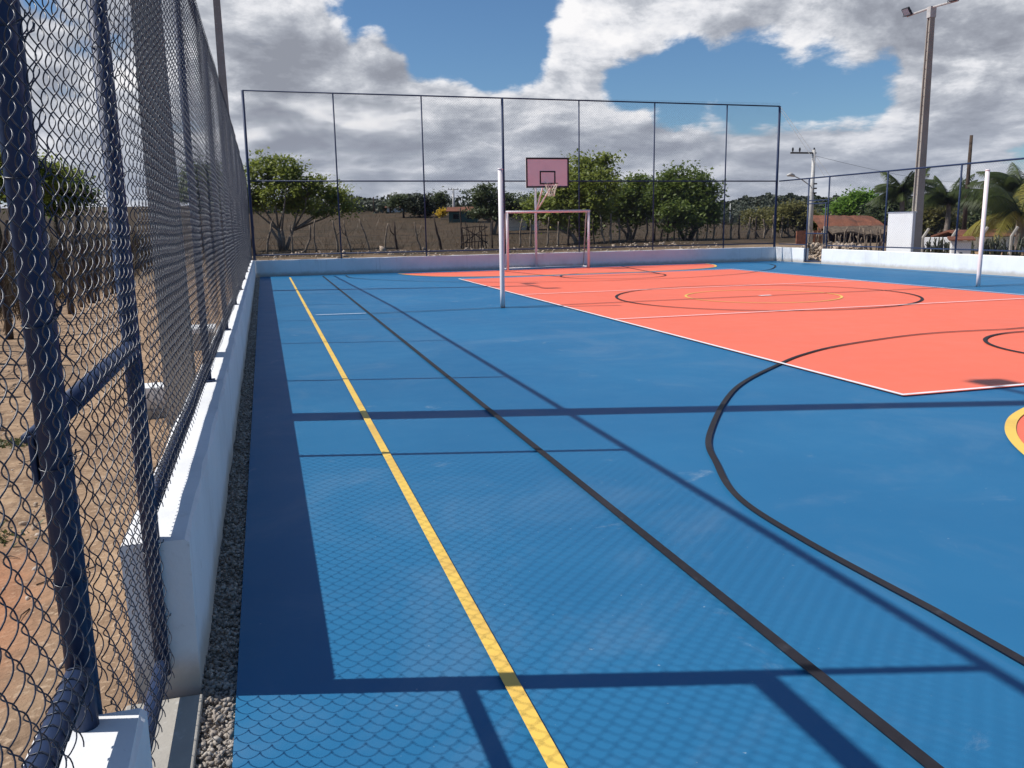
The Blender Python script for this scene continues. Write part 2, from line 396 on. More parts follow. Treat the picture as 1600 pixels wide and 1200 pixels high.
class Lines:
    def __init__(s, z): s.mb = MB(); s.z = z
    def path(s, pts, wd, closed=False):
        pts = [Vector((p[0], p[1])) for p in pts]; L = len(pts); vs = []
        for i, p in enumerate(pts):
            a = pts[(i-1) % L] if (closed or i > 0) else p; b = pts[(i+1) % L] if (closed or i < L-1) else p
            d1 = (p-a).normalized() if (p-a).length > 1e-9 else (b-p).normalized()
            d2 = (b-p).normalized() if (b-p).length > 1e-9 else d1
            t = (d1+d2).normalized(); n = Vector((-t.y, t.x)); k = 1/max(.5, n.dot(Vector((-d1.y, d1.x))))
            vs += [(p.x+n.x*wd/2*k, p.y+n.y*wd/2*k, s.z), (p.x-n.x*wd/2*k, p.y-n.y*wd/2*k, s.z)]
        fs = []
        for i in range(L if closed else L-1):
            j = (i+1) % L; fs.append((2*i, 2*i+1, 2*j+1, 2*j))
        s.mb.add(vs, fs)
    def circle(s, cx, cy, r, wd, a0=0, a1=360, n=96):
        full = abs(a1-a0) >= 360
        s.path([(cx+r*math.cos(R(a0+(a1-a0)*i/n)), cy+r*math.sin(R(a0+(a1-a0)*i/n))) for i in range(n if full else n+1)], wd, full)
VL = [(-4.5,-9.42),(4.5,-9.42),(4.55,9.05),(-4.5,8.85)]
sheet('volleyball_area', VL, .004, 'orange')
def goal_area(sgn):
    half = [(0,9.62),(1.5,9.63),(3,9.84),(4.02,10.26),(4.6,10.68),(5.04,11.22),(5.42,11.95),(5.62,12.78)]
    if sgn > 0: half = [(0,9.38),(1.5,9.40),(3,9.60),(4.02,9.95),(4.7,10.42),(5.14,11.05),(5.50,11.9),(5.68,12.75)]
    r = spline(half, 8); pts = [(-p.x, p.y*sgn) for p in reversed(r)] + [(p.x, p.y*sgn) for p in r[1:]]
    return pts if sgn < 0 else pts[::-1]
ye = Lines(.012); bk = Lines(.016); wh = Lines(.020)
for sg in (-1, 1):
    g = goal_area(sg); sheet('goal_area', g if sg < 0 else g, .004, 'orange')
    (ye if sg < 0 else ye).path(g, .075)
ye.path([(-9.19, -24), (-9.19, 12.55)], .055)
ye.circle(0, 0, 1.56, .05)
bk.path([(-8.15, -24), (-8.15, 12.7)], .050); bk.path([(8.15, -24), (8.15, 12.4)], .050)
bk.circle(0, 0, 3.02, .055)
bk.path([(-8.12, 0), (8.12, 0)], .05)
arc = [(0,6.17),(.9,6.1),(1.74,6.2),(3.01,6.6),(3.82,7.02),(4.52,7.54),(5.69,8.59),(6.8,10.09),(7.17,10.86),(7.39,11.5),(7.43,12.2),(7.40,13.0)]
r = spline(arc, 8); full = [(-p.x, p.y) for p in reversed(r)] + [(p.x, p.y) for p in r[1:]]
bk.path([(-7.40, -24)]+[(x, -y) for x, y in full]+[(7.40, -24)], .044)
bk.path([(x, y-.12) for x, y in full if y < 12.9], .047)
for sg in (-1, 1):
    yy = 8.0*sg
    bk.circle(0, yy, 1.55, .05); 
    bk.path([(-1.55, yy), (1.55, yy)], .05)
    for q in (-1, 1): bk.path([(1.55*q, yy), (2.3*q, 12.7*sg)], .05)
wh.path([(-4.5,-9.42),(4.5,-9.42),(4.55,9.05),(-4.5,8.85)], .05, True)
for yy in (-2.78, 2.62): wh.path([(-4.48, yy), (4.48, yy)], .05)
wh.path([(-.06, 0), (.22, .01)], .12)
wh.path([(-9.1, .12), (-8.2, .02)], .045)
for q, nm, mm in ((ye, 'yellow_line', 'yellow'), (bk, 'black_line', 'black'), (wh, 'white_line', 'white_line')): q.mb.build(nm, mm, court)

# ------------------------------------------------------------------ low white walls
def rough_box(name, x0, x1, y0, y1, z0, z1, m, label, cat, group=None, seg=.25, amp=.006, skew=None):
    """a plastered wall whose arrises wander a little"""
    rnd = random.Random(hash((round(x0, 2), round(y0, 2))) % 1000)
    alongY = (y1-y0) > (x1-x0); L = (y1-y0) if alongY else (x1-x0); n = max(2, int(L/seg)); v = []; f = []
    prof = [(0, z0), (0, (z0+z1)/2), (0, z1-.012), (.012, z1), (1, z1), (2, z1-.012), (2, (z0+z1)/2), (2, z0)]
    T = (x1-x0) if alongY else (y1-y0); K = len(prof)
    for i in range(n+1):
        s_ = i/n*L
        for k, (p, z) in enumerate(prof):
            a = {0: 0, .012: .012, 1: T-.012, 2: T}[p]
            a += rnd.uniform(-amp, amp); zz_ = z + (rnd.uniform(-amp, amp)*.6 if z > z0 else 0)
            if alongY: v.append((x0+a, y0+s_, zz_))
            else: v.append((x0+s_, y0+a+(skew(x0+s_)-y0 if skew else 0), zz_))
    for i in range(n):
        for k in range(K-1):
            q = (i*K+k, i*K+k+1, (i+1)*K+k+1, (i+1)*K+k); f.append(q if not alongY else q[::-1])
    f.append(tuple(range(K)) if not alongY else tuple(range(K))[::-1])
    f.append(tuple(n*K+k for k in range(K))[::-1] if not alongY else tuple(n*K+k for k in range(K)))
    mb = MB(); mb.add(v, f); return tag(mb.build(name, m), label, cat, group)
rough_box('low_wall', -10.45, -10.235, -12.68, 13.6, -.1, .55, 'wall', 'long low white wall on the left with its shaded face along the gravel strip', 'wall')
rough_box('low_wall', -10.45, -10.235, -19, -13.76, -.1, .55, 'wall', 'short end of white wall at the bottom left corner under the nearest fence post', 'wall')
rough_box('low_wall', -10.234, 9.05, 13.6, 13.8, -.1, .53, 'wall', 'low white wall in shade across the far end of the court behind the goal', 'wall', skew=wallY)
rough_box('low_wall', XR+.002, XR+.2, YR(1255, 410), 13.14, -.1, .52, 'wall', 'short sunlit white wall between the far corner and the small side gate', 'wall', amp=.004)
rough_box('low_wall', XR+.002, XR+.2, -24, YR(1283, 411), -.1, .52, 'wall', 'long sunlit white wall down the right side of the court', 'wall', amp=.004)
# concrete footing and gate threshold
fb = MB(); fb.box((-10.47, -13.8, -.1), (-10.225, -12.755, .012)); sill = struct(fb.build('path', 'concrete', bevel=.006))
fb = MB(); fb.box((8.83, YR(1283, 411)+.01, -.1), (9.25, YR(1255, 410)-.01, .02)); struct(fb.build('path', 'concrete', bevel=.006))
fb = MB(); fb.box((-10.56, -12.758, -.1), (-10.452, -8.0, .10)); 
# joints on the short wall
jt = MB()

# ------------------------------------------------------------------ gravel strip
def rocks(name, n, region, size, m, kind_label, seed, zf, heap=None, sub=1):
    rng = np.random.default_rng(seed)
    t = (1+5**.5)/2
    base = np.array([(-1,t,0),(1,t,0),(-1,-t,0),(1,-t,0),(0,-1,t),(0,1,t),(0,-1,-t),(0,1,-t),(t,0,-1),(t,0,1),(-t,0,-1),(-t,0,1)], float); base /= np.linalg.norm(base[0])
    bf = np.array([(0,11,5),(0,5,1),(0,1,7),(0,7,10),(0,10,11),(1,5,9),(5,11,4),(11,10,2),(10,7,6),(7,1,8),(3,9,4),(3,4,2),(3,2,6),(3,6,8),(3,8,9),(4,9,5),(2,4,11),(6,2,10),(8,6,7),(9,8,1)])
    C = region(rng, n); s = size(rng, C)
    ax = rng.uniform(.45, 1.35, (n, 1, 3)); ax[..., 2] *= .8
    V = base[None]*ax*(1+rng.uniform(-.38, .38, (n, 12, 1)))
    q = rng.normal(size=(n, 4)); q /= np.linalg.norm(q, axis=1, keepdims=True)
    w_, x_, y_, z_ = q.T
    RM = np.stack([np.stack([1-2*(y_*y_+z_*z_), 2*(x_*y_-z_*w_), 2*(x_*z_+y_*w_)], -1), np.stack([2*(x_*y_+z_*w_), 1-2*(x_*x_+z_*z_), 2*(y_*z_-x_*w_)], -1), np.stack([2*(x_*z_-y_*w_), 2*(y_*z_+x_*w_), 1-2*(x_*x_+y_*y_)], -1)], 1)
    V = np.einsum('nij,nkj->nki', RM, V)*s[:, None, None]
    C = np.array(C); C[:, 2] += zf(rng, C, s)
    V += C[:, None]
    F = (bf[None]+12*np.arange(n)[:, None, None]).reshape(-1, 3)
    return npmesh(name, V.reshape(-1, 3), F, m)
def strip_region(rng, n):
    y = -14.6 + (rng.random(n)**2.2)*28.0
    x = rng.uniform(-10.243, -10.118, n); 
    o = y < -12.7; x[o] = rng.uniform(-10.228, -10.118, o.sum())
    return np.stack([x, y, np.full(n, -.035)], 1)
gv = rocks('gravel', 15000, strip_region, lambda r, C: (.0058+r.gamma(2.0, .0015, len(C)))*(1+np.clip((C[:, 1]+8)/14, 0, 1)), 'stone', '', 5, lambda r, C, s: r.uniform(0, .030, len(C)))
struct(gv, 'stuff'); gv['label'] = 'grey crushed stone gravel between the left wall and the blue court'
fl = MB(); fl.box((-10.236, -24, -.12), (-10.116, 13.6, -.028)); struct(fl.build('gravel_bed', 'concrete'))

# ------------------------------------------------------------------ chain link
def chain_panel(L, H, w_=.085, h_=.085, rad=.00138, samples=8, sides=4, jit=.003, seed=0, depth=.006, sag=.006):
    """woven flattened spirals in the local Y (length) and Z (height) plane; X is the thickness"""
    rng = np.random.default_rng(seed)
    nw = int(round(L/(w_/2))); nper = int(math.ceil(H/h_)); ns = nper*samples+1
    k = np.arange(ns); ph = k/samples*2*np.pi
    tri = 2/np.pi*np.arcsin(np.clip(np.sin(ph)*.94, -1, 1))       # softened zigzag
    y = []; x = []; z = []
    zz_ = k/samples*h_
    for i in range(nw):
        sgn = 1 if i % 2 == 0 else -1
        yc = (i+.5)*w_/2
        yy = yc + sgn*tri*(w_/4*1.10) + rng.normal(0, jit*.35)
        xx = np.cos(ph)*sgn*depth
        y.append(yy); x.append(xx); z.append(zz_+rng.normal(0, jit*.5))
    Y = np.array(y); X = np.array(x); Z = np.array(z)
    a, b = rng.uniform(0, 6, 2)
    X = X + sag*np.sin(Y*3.1+a)*np.sin(Z*2.3+b)
    Y = Y + jit*np.sin(Z*5+a+Y*2) ; Z = Z + jit*1.5*np.sin(Y*4+b)
    Z = np.minimum(Z, H)
    Pt = np.stack([X, Y, Z], -1)                                     # nw, ns, 3
    T = np.gradient(Pt, axis=1); T /= np.maximum(np.linalg.norm(T, axis=-1, keepdims=True), 1e-9)
    A = np.cross(T, np.array([1.0, 0, 0])); A /= np.maximum(np.linalg.norm(A, axis=-1, keepdims=True), 1e-9); B = np.cross(T, A)
    an = 2*np.pi*np.arange(sides)/sides
    V = Pt[:, :, None] + rad*(A[:, :, None]*np.cos(an)[None, None, :, None] + B[:, :, None]*np.sin(an)[None, None, :, None])
    id_ = np.arange(nw*ns*sides).reshape(nw, ns, sides)
    a_ = id_[:, :-1]; b_ = id_[:, 1:]
    F = np.stack([a_, np.roll(a_, -1, 2), np.roll(b_, -1, 2), b_], -1).reshape(-1, 4)
    return V.reshape(-1, 3), F
def place_mesh(proto, parent, loc, rz=0, sz=1, sy=1):
    o = proto.copy() if proto.parent else proto
    if proto.parent: COL.objects.link(o)
    o.parent = parent; o.location = loc; o.rotation_euler = (0, 0, rz); o.scale = (1, sy, sz)
    return o
def ties(parent, x, y, z0, z1, r, step=.31, seed=0):
    rnd = random.Random(seed); z = z0+.08
    while z < z1:
        n = 14; pts = []; mb = MB()
        for k in range(n+1):
            a = 2*math.pi*k/n+.7; pts.append((x+(r+.002)*math.cos(a), y+(r+.002)*math.sin(a), z+.008*math.sin(a)+k*.0006))
        pts += [(x+r+.012, y+.012, z+.02), (x+r+.016, y+.004, z+.032)]
        mb.tube(pts, .0016, 4); mb.build('tie_wire', 'wire', parent, smooth=True); z += step+rnd.uniform(-.04, .04)
def helix(parent, y0, y1, z, r, pitch, wr=.0018):
    n = int((y1-y0)/pitch*9); rnd = random.Random(1); pts = []
    for k in range(n+1):
        a = 2*math.pi*k/9; pts.append(Vector((XF+r*math.cos(a), y0+(y1-y0)*k/n+.009*math.sin(a+.5), z+r*math.sin(a)))-parent.location)
    mb = MB(); mb.tube(pts, wr, 4); mb.build('lacing_wire', 'wire', parent, smooth=True)

XF = -10.352; PR = .0255; XM = XF+PR+.008
def pipe(parent, name, a, b, r, n=16, m='navy', label=None):
    mb = MB(); mb.tube(local(parent, a, b), r, n); o = mb.build(name, m, parent, smooth=True)
    es = o.data
    for p in es.polygons:
        if len(p.vertices) > 4: p.use_smooth = False
    if label: o['label'] = label
    return o
ZT = 3.40
# --- long side fence beyond the gate
side = thing('chain_link_fence', 'long navy chain link fence standing on the left wall, seen edge on', 'fence', (XF, -12.76, .55))
py_ = [-12.648, -9.49, -6.38, -3.33, -.32, 2.75, 5.8, 8.85, 11.4, 13.55]
def ztop(y): return ZT - .30*max(0, min(1, (y-2)/11.5))
for i, y in enumerate(py_):
    b0 = .54
    pipe(side, 'post', (XF, y, b0), (XF, y, ztop(y)), PR*.96)
    if i < 3: ties(side, 0, y+12.76, .15, ztop(y)-.6, PR, seed=i)
    if i: 
        fl = MB(); c = local(side, (XF, y, .553))[0]; fl.obox(c+Vector((0, 0, .004)), Vector((.045, 0, 0)), Vector((0, .045, 0)), Vector((0, 0, .004))); fl.build('base_plate', 'navy', side)
pipe(side, 'top_rail', (XF, py_[0]-.02, ZT), (XF, 2, ZT), PR); pipe(side, 'top_rail', (XF, 2.0, ZT), (XF, 13.57, ztop(13.55)), PR)
ZB = .655
pipe(side, 'bottom_rail', (XF, py_[0]+PR, ZB), (XF, 13.5, ZB), PR*.95)
helix(side, -12.66, 5, ZB, PR+.0035, .0425)
V, F = chain_panel(3.05, ZT-ZB-.01, seed=2, samples=8, sides=4, depth=.010, rad=.0016)
proto = npmesh('chain_link_mesh', V, F, 'wire', smooth=True); first = True
for i in range(len(py_)-1):
    L = py_[i+1]-py_[i]; zt = (ztop(py_[i])+ztop(py_[i+1]))/2
    o = place_mesh(proto if first else proto, side, Vector((XM, py_[i], ZB))-side.location, 0, (zt-ZB)/(ZT-ZB), L/3.05)
    first = False
# --- near fence beside the camera
near = thing('chain_link_fence', 'nearest navy chain link fence at the left edge, its post on the short wall end', 'fence', (XF, -13.80, .55))
pipe(near, 'post', (XF, -13.80, .545), (XF, -13.80, ZT), PR*1.02)
pipe(near, 'post', (XF, -16.9, .545), (XF, -16.9, ZT), PR)
pipe(near, 'top_rail', (XF, -16.9, ZT), (XF, -13.79, ZT), PR); pipe(near, 'bottom_rail', (XF, -16.88, ZB+.02), (XF, -13.81, ZB+.02), PR*1.02)
ties(near, 0, 0, .25, 2.8, PR, .27, seed=21)
helix(near, -15.6, -13.84, ZB+.02, PR+.0035, .0425)
V, F = chain_panel(3.10, ZT-ZB, seed=7, samples=14, sides=6, jit=.004, sag=.009, depth=.010)
npmesh('chain_link_mesh', V, F, 'wire', near, loc=Vector((XM+.003, -16.86, ZB-.02))-near.location, smooth=True)
# --- pedestrian gate between them
gate = thing('gate', 'navy chain link gate beside the nearest post with a thick middle bar', 'gate', (XF, -13.735, .08))
YG0, YG1 = -13.735, -12.697
ZG = 2.405
pipe(gate, 'stile', (XF-.004, YG0, .10), (XF-.004, YG0, ZG), PR*.98); pipe(gate, 'stile', (XF, YG1, .075), (XF, YG1, ZG), PR*.98)
pipe(gate, 'middle_bar', (XF, YG0, 1.215), (XF, YG1, 1.215), PR); pipe(gate, 'bottom_bar', (XF, YG0, .115), (XF, YG1, .115), PR)
pipe(gate, 'top_bar', (XF, YG0, ZG), (XF, YG1, ZG), PR)
mb = MB(); mb.tube(local(gate, (XF-.045, -13.795, 1.185), (XF-.045, -13.70, 1.185)), .011, 12)
lt = mb.build('latch', 'navy', gate, smooth=True)
mb = MB(); mb.obox(local(gate, (XF-.036, -13.775, 1.14))[0], Vector((.006, 0, 0)), Vector((0, .03, 0)), Vector((0, 0, .05))); mb.build('latch_plate', 'navy', lt, bevel=.003)
ties(gate, 0, 0, .1, 2.2, PR, .29, seed=8); ties(gate, 0, YG1-YG0, .1, 2.2, PR, .27, seed=9)
V, F = chain_panel(YG1-YG0-.01, ZG-.115, seed=11, samples=12, sides=5, jit=.004, sag=.008, depth=.010, rad=.0016)
npmesh('chain_link_mesh', V, F, 'wire', gate, loc=Vector((XM, YG0-.01, .105))-gate.location, smooth=True)
pipe(near, 'transom', (XF, -13.79, 2.462), (XF, -12.66, 2.462), PR)
pipe(near, 'top_rail', (XF, -13.79, ZT), (XF, -12.65, ZT), PR)
V, F = chain_panel(1.10, ZT-2.46, seed=12, samples=8, sides=4)
npmesh('chain_link_mesh', V, F, 'wire', near, loc=Vector((XM, -13.80, 2.46))-near.location, smooth=True)

# --- tall fence across the far end
fy = lambda x: wallY(x)+.10
tall = thing('chain_link_fence', 'tall navy chain link fence on the far end wall behind the goal', 'fence', (-.7, fy(-.7), .53))
xs = [-10.24, -7.44, -4.56, -1.78, .98, 3.84, 6.70, 8.86]
ZM, ZZ = 3.02, 5.80
def ztf(x): return 5.86-(x+10.2)/19*.17
for i, x in enumerate(xs):
    r_ = .045 if i in (0, 3, 7) else .024
    pipe(tall, 'post', (x, fy(x), .52 if i != 0 else .5), (x, fy(x), ztf(x)), r_, 12)
pipe(tall, 'top_rail', (xs[0], fy(xs[0]), ztf(xs[0])), (xs[-1], fy(xs[-1]), ztf(xs[-1])), .024, 10)
pipe(tall, 'middle_rail', (xs[0], fy(xs[0]), 3.07), (xs[-1], fy(xs[-1]), 2.98), .024, 10)
pipe(tall, 'bottom_rail', (xs[0], fy(xs[0]), .70), (xs[-1], fy(xs[-1]), .66), .024, 10)
ang = math.atan2(-.47, 19.0)
V, F = chain_panel(2.8, ZZ-.68, seed=4, samples=4, sides=3, rad=.00175, w_=.085, h_=.085)
protoF = npmesh('chain_link_mesh', V, F, 'farwire')
for i in range(7):
    L = xs[i+1]-xs[i]
    place_mesh(protoF, tall, Vector((xs[i], fy(xs[i])-.03, .68))-tall.location, ang-math.pi/2, 1, L/2.8)
# --- right fence with small gate opening
XG = XR+.10
ry = [YR(1290, 330), YR(1380, 330), YR(1493, 330), YR(1635, 330)]; ry += [ry[-1]-2.9*k for k in (1, 2, 3, 4)]
right = thing('chain_link_fence', 'lower navy fence along the right wall from the gate towards the right edge', 'fence', (XG, ry[0], .52))
for y in ry: pipe(right, 'post', (XG, y, .51), (XG, y, 3.0), .026, 12)
pipe(right, 'top_rail', (XG, fy(8.86)-.02, 2.98), (XG, -12, 3.02), .026, 10); pipe(right, 'bottom_rail', (XG, ry[0], .64), (XG, -12, .66), .02, 10)
V, F = chain_panel(3.0, 2.34, seed=5, samples=4, sides=3, rad=.0012)
protoR = npmesh('chain_link_mesh', V, F, 'farwire')
for i in range(5): place_mesh(protoR, right, Vector((XG-.03, ry[i+1], .66))-right.location, 0, 1, (ry[i]-ry[i+1])/3)
ya, yb = YR(1258, 340), 13.1
stub = thing('chain_link_fence', 'narrow navy fence bay between the far corner and the small side gate', 'fence', (XG, (ya+yb)/2, .52))
pipe(stub, 'post', (XG, ya, .01), (XG, ya, 2.97), .026, 12); pipe(stub, 'bottom_rail', (XG, ya, .64), (XG, yb, .64), .02, 10)
o = place_mesh(protoR, stub, Vector((XG-.03, ya, .66))-stub.location, 0, 1, (yb-ya)/3)
sg_ = thing('gate', 'slim navy side gate frame standing open in the gap of the right wall', 'gate', (XG, ry[0], .02))
pipe(sg_, 'stile', (XG-.04, ry[0]+.08, .05), (XG-.04, ry[0]+.08, 2.12), .02, 10); pipe(sg_, 'stile', (XG-.04, ya-.07, .05), (XG-.04, ya-.07, 2.12), .02, 10)
for z in (2.20, 2.09, 1.05, .07): pipe(sg_, 'crossbar', (XG-.04 if z < 2.15 else XG, ry[0], z), (XG-.04 if z < 2.15 else XG, ya, z), .02, 10)
# guy wires
gw = thing('guy_wire', 'pair of thin steel cables from the tall fence corner down to the side gate', 'cable', (xs[-1], fy(xs[-1]), 5.6))
for k in (0, 1):
    a = Vector((8.87, fy(8.86)-.03, 5.66-.12*k)); b = Vector((XG, ry[0]+.28*k, 3.0)); mb = MB(); mb.tube(local(gw, a, b), .008, 5); mb.build('cable', 'cable_steel', gw)

# ------------------------------------------------------------------ goal
gY = 12.72; gl = thing('goal', 'pale pink futsal goal frame without net in front of the far wall', 'goal', (-.37, gY, 0))
gx0, gx1 = -1.90, 1.06; rr_ = .046; gH = 1.965; gb = 13.25
for x in (gx0, gx1):
    mb = MB(); mb.tube(local(gl, (x, gY, 0.0), (x, gY, gH)), rr_, 14); mb.build('goal_post', 'pink', gl, smooth=True)
    mb = MB(); mb.tube(local(gl, (x, gY+.02, .035), (x, gb, .035)), .028, 10); mb.build('base_bar', 'pink', gl, smooth=True)
    mb = MB(); mb.tube(local(gl, (x, gY+.02, gH-.03), (x, gY+.22, gH-.05), (x, gb, .06)), .020, 8); mb.build('back_stay', 'steel', gl, smooth=True)
mb = MB(); mb.tube(local(gl, (gx0-rr_, gY, gH), (gx1+rr_, gY, gH)), rr_, 14); mb.build('crossbar', 'pink', gl, smooth=True)
mb = MB(); mb.tube(local(gl, (gx0, gb, .035), (gx1, gb, .035)), .028, 10); mb.build('back_bar', 'pink', gl, smooth=True)

# ------------------------------------------------------------------ basketball stand
bY = 12.35; px_ = -.70; pole_y = 13.28
bb = thing('basketball_hoop', 'pink basketball backboard with black border on a slim pole behind the goal', 'basketball hoop', (px_, pole_y, 0))
mb = MB(); mb.tube(local(bb, (px_, pole_y, 0), (px_, pole_y, 2.95)), .042, 14); mb.build('pole', 'pink', bb, smooth=True)
bx0, bx1, bz0, bz1 = -1.32, .20, 2.75, 3.735; bc = (bx0+bx1)/2
for dx in (-.12, .22):
    mb = MB(); mb.tube(local(bb, (px_, pole_y-.02, 1.95), (bc+dx, bY+.06, 2.9)), .026, 10); mb.build('brace', 'pink', bb, smooth=True)
mb = MB(); mb.tube(local(bb, (px_, pole_y, 2.93), (bc, bY+.06, 3.2)), .026, 10); mb.build('brace', 'pink', bb, smooth=True)
mb = MB(); mb.obox(local(bb, (bc, bY+.02, (bz0+bz1)/2))[0], Vector(((bx1-bx0)/2, 0, 0)), Vector((0, .018, 0)), Vector((0, 0, (bz1-bz0)/2))); bo = mb.build('backboard', 'board', bb)
def frame(x0, x1, z0, z1, w_, y, t=.004):
    mb = MB()
    for a, b in (((x0, z0), (x1, z0+w_)), ((x0, z1-w_), (x1, z1)), ((x0, z0+w_), (x0+w_, z1-w_)), ((x1-w_, z0+w_), (x1, z1-w_))):
        p0, p1 = local(bb, (a[0], y-t, a[1]), (b[0], y, b[1])); mb.box(p0, p1)
    return mb
frame(bx0-.003, bx1+.003, bz0-.003, bz1+.003, .055, bY+.001, .008).build('border', 'boardblack', bo)
frame(bc-.28, bc+.28, 2.86, 3.30, .045, bY+.001, .006).build('target_square', 'boardblack', bo)
rc = (bc+.0, bY-.38, 2.87)
mb = MB(); mb.torus(local(bb, rc)[0], .225, .013, n=28, m_=8); mb.tube(local(bb, (bc-.1, bY, 2.86), (bc-.06, bY-.17, 2.87)), .01, 6); mb.tube(local(bb, (bc+.1, bY, 2.86), (bc+.06, bY-.17, 2.87)), .01, 6)
rim = mb.build('rim', 'rim', bb, smooth=True)
mb = MB(); c = local(bb, rc)[0]; rad_ = [.225, .19, .15, .12, .11]; zs_ = [0, -.10, -.2, -.3, -.42]
for q in (0, 1):
    for k in range(12):
        pts = [c+Vector((rad_[j]*math.cos(2*math.pi*(k+(j*.5 if q else -j*.5))/12), rad_[j]*math.sin(2*math.pi*(k+(j*.5 if q else -j*.5))/12), zs_[j])) for j in range(5)]
        mb.tube(pts, .0055, 4)
mb.build('net', 'net', rim)

# ------------------------------------------------------------------ volleyball posts
for x, label, h in ((-5.60, 'white volleyball post standing left of the orange court', 2.57), (5.55, 'white volleyball post standing on the blue floor at the right', 2.55)):
    o = thing('volleyball_post', label, 'post', (x, 0 if x > 0 else .05, 0), 'volleyball posts')
    mb = MB(); mb.tube([(0, 0, 0), (0, 0, .3), (0, 0, h)], [.047, .046, .046], 20); p = mb.build('pole', 'pink', o, smooth=True)
    mb = MB(); mb.tube([(0, 0, h-.003), (0, 0, h+.02), (0, 0, h+.028)], [.05, .05, .03], 20); mb.build('cap', 'pink', p, smooth=True)

# ------------------------------------------------------------------ lamp poles
def lamp_pole(x, y, z0, h, label, wx, wy, arm=2.1, lamps=True):
    o = thing('floodlight_pole', label, 'lamp pole', (x, y, z0), 'concrete floodlight poles')
    v = []; secs = 24
    for i in range(secs+1):
        t = i/secs; sx = wx*(1-t*.42)/2; sy = wy*(1-t*.42)/2; z = h*t
        # double-T section: recessed long faces
        cx = sx*.55; e = sy*.62
        v += [(-sx,-sy,z),(sx,-sy,z),(sx,-e,z),(cx,-e*.8,z),(cx,e*.8,z),(sx,e,z),(sx,sy,z),(-sx,sy,z),(-sx,e,z),(-cx,e*.8,z),(-cx,-e*.8,z),(-sx,-e,z)]
    f = []
    for i in range(secs):
        for k in range(12): f.append((i*12+k, i*12+(k+1)%12, (i+1)*12+(k+1)%12, (i+1)*12+k))
    f.append(tuple(secs*12+k for k in range(12)))
    mb = MB(); mb.add(v, f); mb.build('pole', 'pole', o)
    # climbing holes along the shaft
    for i in range(26):
        z = 1.2+i*.27
        if z > h-.6: break
        sx = wx*(1-z/h*.42)/2
        hl = MB(); hl.tube([(-sx*.56-.002, 0, z), (sx*.56+.002, 0, z)], .022, 8); hl.build('climbing_hole', 'shade', o)
    mb = MB(); mb.tube([(-.0, -arm/2, h-.02), (0, 0, h+.02), (0, arm/2, h+.0)], .035, 8); ar = mb.build('crossarm', 'steel', o)
    mb = MB(); mb.obox((0, 0, h-.12), Vector((wx*.36, 0, 0)), Vector((0, wy*.36, 0)), Vector((0, 0, .16))); mb.build('bracket', 'steel', o)
    s = -1 if x > 0 else 1
    for q in (-1, 1):
        c = Vector((s*.12, q*(arm/2-.12), h+.10)); n = Vector((s*.6, 0, -.45)).normalized(); u = Vector((0, 1, 0)); vv = n.cross(u)
        mb = MB(); mb.obox(c, u*.15, vv*.13, n*.035); mb.obox(c-n*.05, u*.09, vv*.08, n*.02); fl_ = mb.build('floodlight', 'dark', o, bevel=.006)
        mb = MB(); mb.obox(c+n*.037, u*.125, vv*.105, n*.004); mb.build('lens', 'lampglass', fl_)
        mb = MB(); mb.tube([c+u*.16-n*.03, c+u*.17-vv*.0+Vector((0,0,-.12)), c-u*.17+Vector((0,0,-.12)), c-u*.16-n*.03], .01, 6); mb.build('yoke', 'dark', fl_)
    return o
lamp_pole(-10.67, -8.10, -.1, 8.85, 'concrete floodlight pole seen through the mesh close behind the left fence', .24, .28)
lamp_pole(-10.61, 7.2, -.1, 8.85, 'tall dark concrete pole rising behind the top of the left fence further back', .24, .28)
lamp_pole(10.25, 7.42, 0.0, 7.85, 'tall concrete pole with two floodlights on a crossarm at the right', .30, .22)

# white block beside right pole
def plain_box(name, a, b, m, label, cat, bevel=.01, parent=None):
    mb = MB(); c = ((a[0]+b[0])/2, (a[1]+b[1])/2, a[2]); mb.box([p-q for p, q in zip(a, c)], [p-q for p, q in zip(b, c)])
    o = mb.build(name, m, parent, loc=c, bevel=bevel)
    if label: tag(o, label, cat)
    return o
eb = plain_box('masonry_cabinet', (10.0, 7.32, -.05), (10.12, 8.46, 1.70), 'wall', 'plain white masonry block standing against the tall floodlight pole at the right', 'meter block', .015)
mb = MB(); mb.box((-.075, -.585, 1.751), (.075, .585, 1.79)); mb.build('coping', 'wall', eb)
wb = thing('concrete_box', 'small white capped concrete box on the sand behind the mesh near the left pole', 'box', (-10.985, -7.55, -.08))
mb = MB(); mb.box((-.17, -.15, 0), (.17, .15, .10)); mb.build('base', 'concrete', wb, bevel=.01)
mb = MB(); mb.box((-.15, -.13, .10), (.15, .13, .30)); mb.build('cap', 'wall', wb, bevel=.012)
wb2 = thing('concrete_box', 'small white topped concrete box on the sand further along behind the mesh', 'box', (-10.85, -3.1, -.08))
mb = MB(); mb.box((-.17, -.25, 0), (.17, .25, .26)); mb.build('base', 'concrete', wb2, bevel=.01)
mb = MB(); mb.box((-.20, -.28, .26), (.20, .28, .33)); mb.build('cap', 'wall', wb2, bevel=.012)

